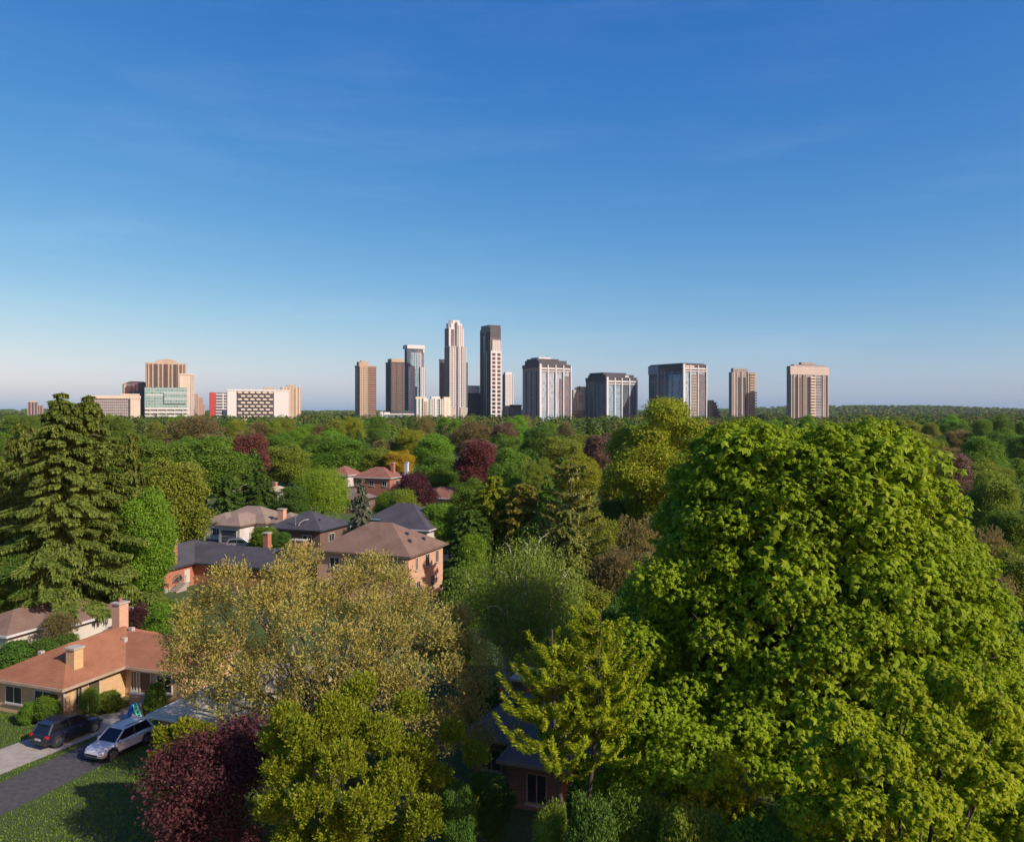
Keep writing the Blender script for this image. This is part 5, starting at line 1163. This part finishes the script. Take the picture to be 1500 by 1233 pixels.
# ---- rows of canopy trees towards the city: countable ones as trees of their own
NAMES = {'green': 'mid green', 'olive': 'olive green', 'bare': 'thin brownish', 'bright': 'fresh bright green', 'brown': 'dull brown purple', 'dark': 'dark green', 'yellow': 'yellow green', 'copper': 'copper red'}
ORD = ['first', 'second', 'third', 'fourth', 'fifth', 'sixth', 'seventh', 'eighth', 'ninth', 'tenth', 'eleventh', 'twelfth', 'thirteenth', 'fourteenth', 'fifteenth', 'sixteenth', 'seventeenth', 'eighteenth', 'nineteenth', 'twentieth', 'twenty-first', 'twenty-second', 'twenty-third', 'twenty-fourth', 'twenty-fifth', 'twenty-sixth', 'twenty-seventh', 'twenty-eighth', 'twenty-ninth', 'thirtieth']
rr = random.Random(21)
for row, (D0, D1, t0, t1, x0, x1, step, where) in enumerate(((170, 240, 652, 672, -20, 1500, 38, 'in the nearer canopy row'), (250, 350, 624, 642, -40, 1540, 30, 'in the middle canopy row'), (380, 520, 604, 620, -40, 1540, 24, 'in the far canopy row below the skyline'))):
    lst = []; x = x0
    while x < x1:
        k = rr.choices(list(NAMES), (7, 6, 4, 4, 1.5, 4, 1.5, .6))[0]
        lst.append((x + rr.uniform(-8, 8), rr.uniform(t0, t1), rr.uniform(D0, D1), k)); x += step * rr.uniform(.7, 1.3)
    cnt = {}
    if row == 0: lst = [q for q in lst if not any(x0_ < q[0] < x1_ for x0_, x1_ in ((310, 420), (440, 780), (860, 920), (985, 1350)))]
    for (px, top, D, k) in sorted(lst):
        cnt[k] = cnt.get(k, 0) + 1
        pr = rr.choice(('thin', 'broad2')) if k in ('bare',) else rr.choice(('broad1', 'broad2', 'broad3', 'broad4'))
        if k == 'dark' and rr.random() < .6: pr = rr.choice(('spruce1', 'cedar'))
        wpx = rr.uniform(10, 15) / D * F * (.6 if pr in ('spruce1', 'cedar') else 1)
        tree(k, pr, px, top, D, wpx, '%s from left among %s trees %s' % (ORD[cnt[k] - 1], NAMES[k], where), group='canopy trees towards the city', rng=rr)

# ---- the far wood that reads as one mass
rng = np.random.default_rng(77); n = 6500
Dw = 480 * (2900 / 480) ** rng.uniform(0, 1, n); xw = rng.uniform(-.78, .78, n) * Dw
hw = rng.uniform(9, 18.5, n); rw = rng.uniform(5, 10.5, n); per = 130
d = unit(rng.normal(size=(n, per, 3)) + np.array([0, -.25, .45])); lump = rng.uniform(.82, 1.08, (n, per, 1))
C = np.stack([xw, Dw, hw * .5], -1)[:, None] + d * lump * np.stack([rw, rw, hw * .5], -1)[:, None]
sz = np.repeat((.45 + Dw / 1100)[:, None], per, 1).ravel(); C = C.reshape(-1, 3); dd = d.reshape(-1, 3); r_ = rng.normal(size=C.shape)
tint = np.repeat(rng.uniform(0, 1, n), per)
V = leaves(C, np.cross(dd, r_), dd * 1.2 + UP * .4 + r_ * .35, sz * 1.6, sz * 1.3)
n2 = 3600; xs_, rows_ = HILL; y2 = rng.uniform(3000, 4350, n2); x2 = rng.uniform(-.75, .8, n2) * y2
hy = np.array([q[0] for q in rows_]); hz_ = np.array([[np.interp(x, xs_, q[1]) for q in rows_] for x in x2]); z2 = np.array([np.interp(y, hy, h) for y, h in zip(y2, hz_)])
d = unit(rng.normal(size=(n2, 46, 3)) + np.array([0, -.3, .5])); rr2 = rng.uniform(5, 10, (n2, 1, 1))
C = (np.stack([x2, y2, z2 + 3], -1)[:, None] + d * rr2 * np.array([1, 1, .75])).reshape(-1, 3); dd = d.reshape(-1, 3); r_ = rng.normal(size=C.shape)
V = np.concatenate([V, leaves(C, np.cross(dd, r_), dd * 1.2 + UP * .4 + r_ * .3, 6.0, 4.5)]); tint = np.concatenate([tint, np.repeat(rng.uniform(0, .8, n2), 46)])
def woodmat():
    m, nt, b = newmat('mixed_wood_leaf'); at = N(nt, 'ShaderNodeAttribute'); at.attribute_name = 'tint'
    rp = N(nt, 'ShaderNodeValToRGB'); e = rp.color_ramp.elements
    e[0].position, e[0].color = 0, (.035, .065, .015, 1); e[1].position, e[1].color = 1, (.075, .055, .032, 1)
    for p_, c_ in ((.3, (.055, .105, .016, 1)), (.55, (.10, .125, .022, 1)), (.75, (.07, .13, .014, 1)), (.88, (.11, .10, .03, 1))):
        q = e.new(p_); q.color = c_
    nt.links.new(at.outputs['Fac'], rp.inputs[0]); nt.links.new(rp.outputs[0], b.inputs['Base Color']); b.inputs['Roughness'].default_value = .8; b.inputs['Specular IOR Level'].default_value = .1
    return m
me = quadmesh('far_woods', V); at = me.attributes.new('tint', 'FLOAT', 'FACE'); at.data.foreach_set('value', tint.astype(np.float32)); me.materials.append(woodmat())
o = bpy.data.objects.new('far_woods', me); COL.objects.link(o); tag(o, 'far wooded suburb canopy reaching to the foot of the towers', 'woodland', kind='stuff')

# ---- grass blades on the near lawns
rng = np.random.default_rng(91); n = 90000
a = rng.uniform(20, 52, n); b = rng.uniform(-62, -24, n)
dc = np.interp(a, [30, 38, 44, 48.2, 50.5], [-50.3, -50.0, -49.4, -48.6, -48.2]); ok = (np.abs(b - dc) > np.where(a < 50.6, 2.0, 0)) & ~((a < 45.1) & (b > -47.15) & (b < -43.05)) & (a > 22.6)
ok &= ~((a > 45.5) & (b < -51.8)) & ~((a > 43.4) & (b > -41.2) & (b < -32.2)) & ~((a > 50.5) & (b < -45))
a, b = a[ok], b[ok]; n = len(a); s_, c_ = math.sin(GR), math.cos(GR)
C = np.stack([s_ * a + c_ * b, c_ * a - s_ * b, rng.uniform(.02, .06, n)], -1); r_ = rng.normal(size=(n, 3))
V = leaves(C, UP + r_ * .45, r_, rng.uniform(.08, .2, n), rng.uniform(.04, .09, n))
me = quadmesh('grass', V); me.materials.append(leafmat('grass_blade', (0.045, 0.085, 0.008), (0.120, 0.150, 0.020), 0.3, nscale=.8))
o = bpy.data.objects.new('grass', me); COL.objects.link(o); tag(o, 'rough green lawn grass beside the two driveways', 'grass', kind='stuff')

# ---- the air over the town
hz, nt, b_ = newmat('haze'); nt.nodes.remove(b_)
pv = N(nt, 'ShaderNodeVolumePrincipled'); pv.inputs['Color'].default_value = (0.86, 0.94, 1, 1); pv.inputs['Density'].default_value = 0.00003; pv.inputs['Anisotropy'].default_value = 0.2
nt.links.new(pv.outputs[0], nt.nodes['Material Output'].inputs['Volume'])
tag(MB().box(-7200, 7200, -260, 7200, -1, 190).build('haze', hz), 'thin pale air haze over the town', 'haze', kind='stuff')
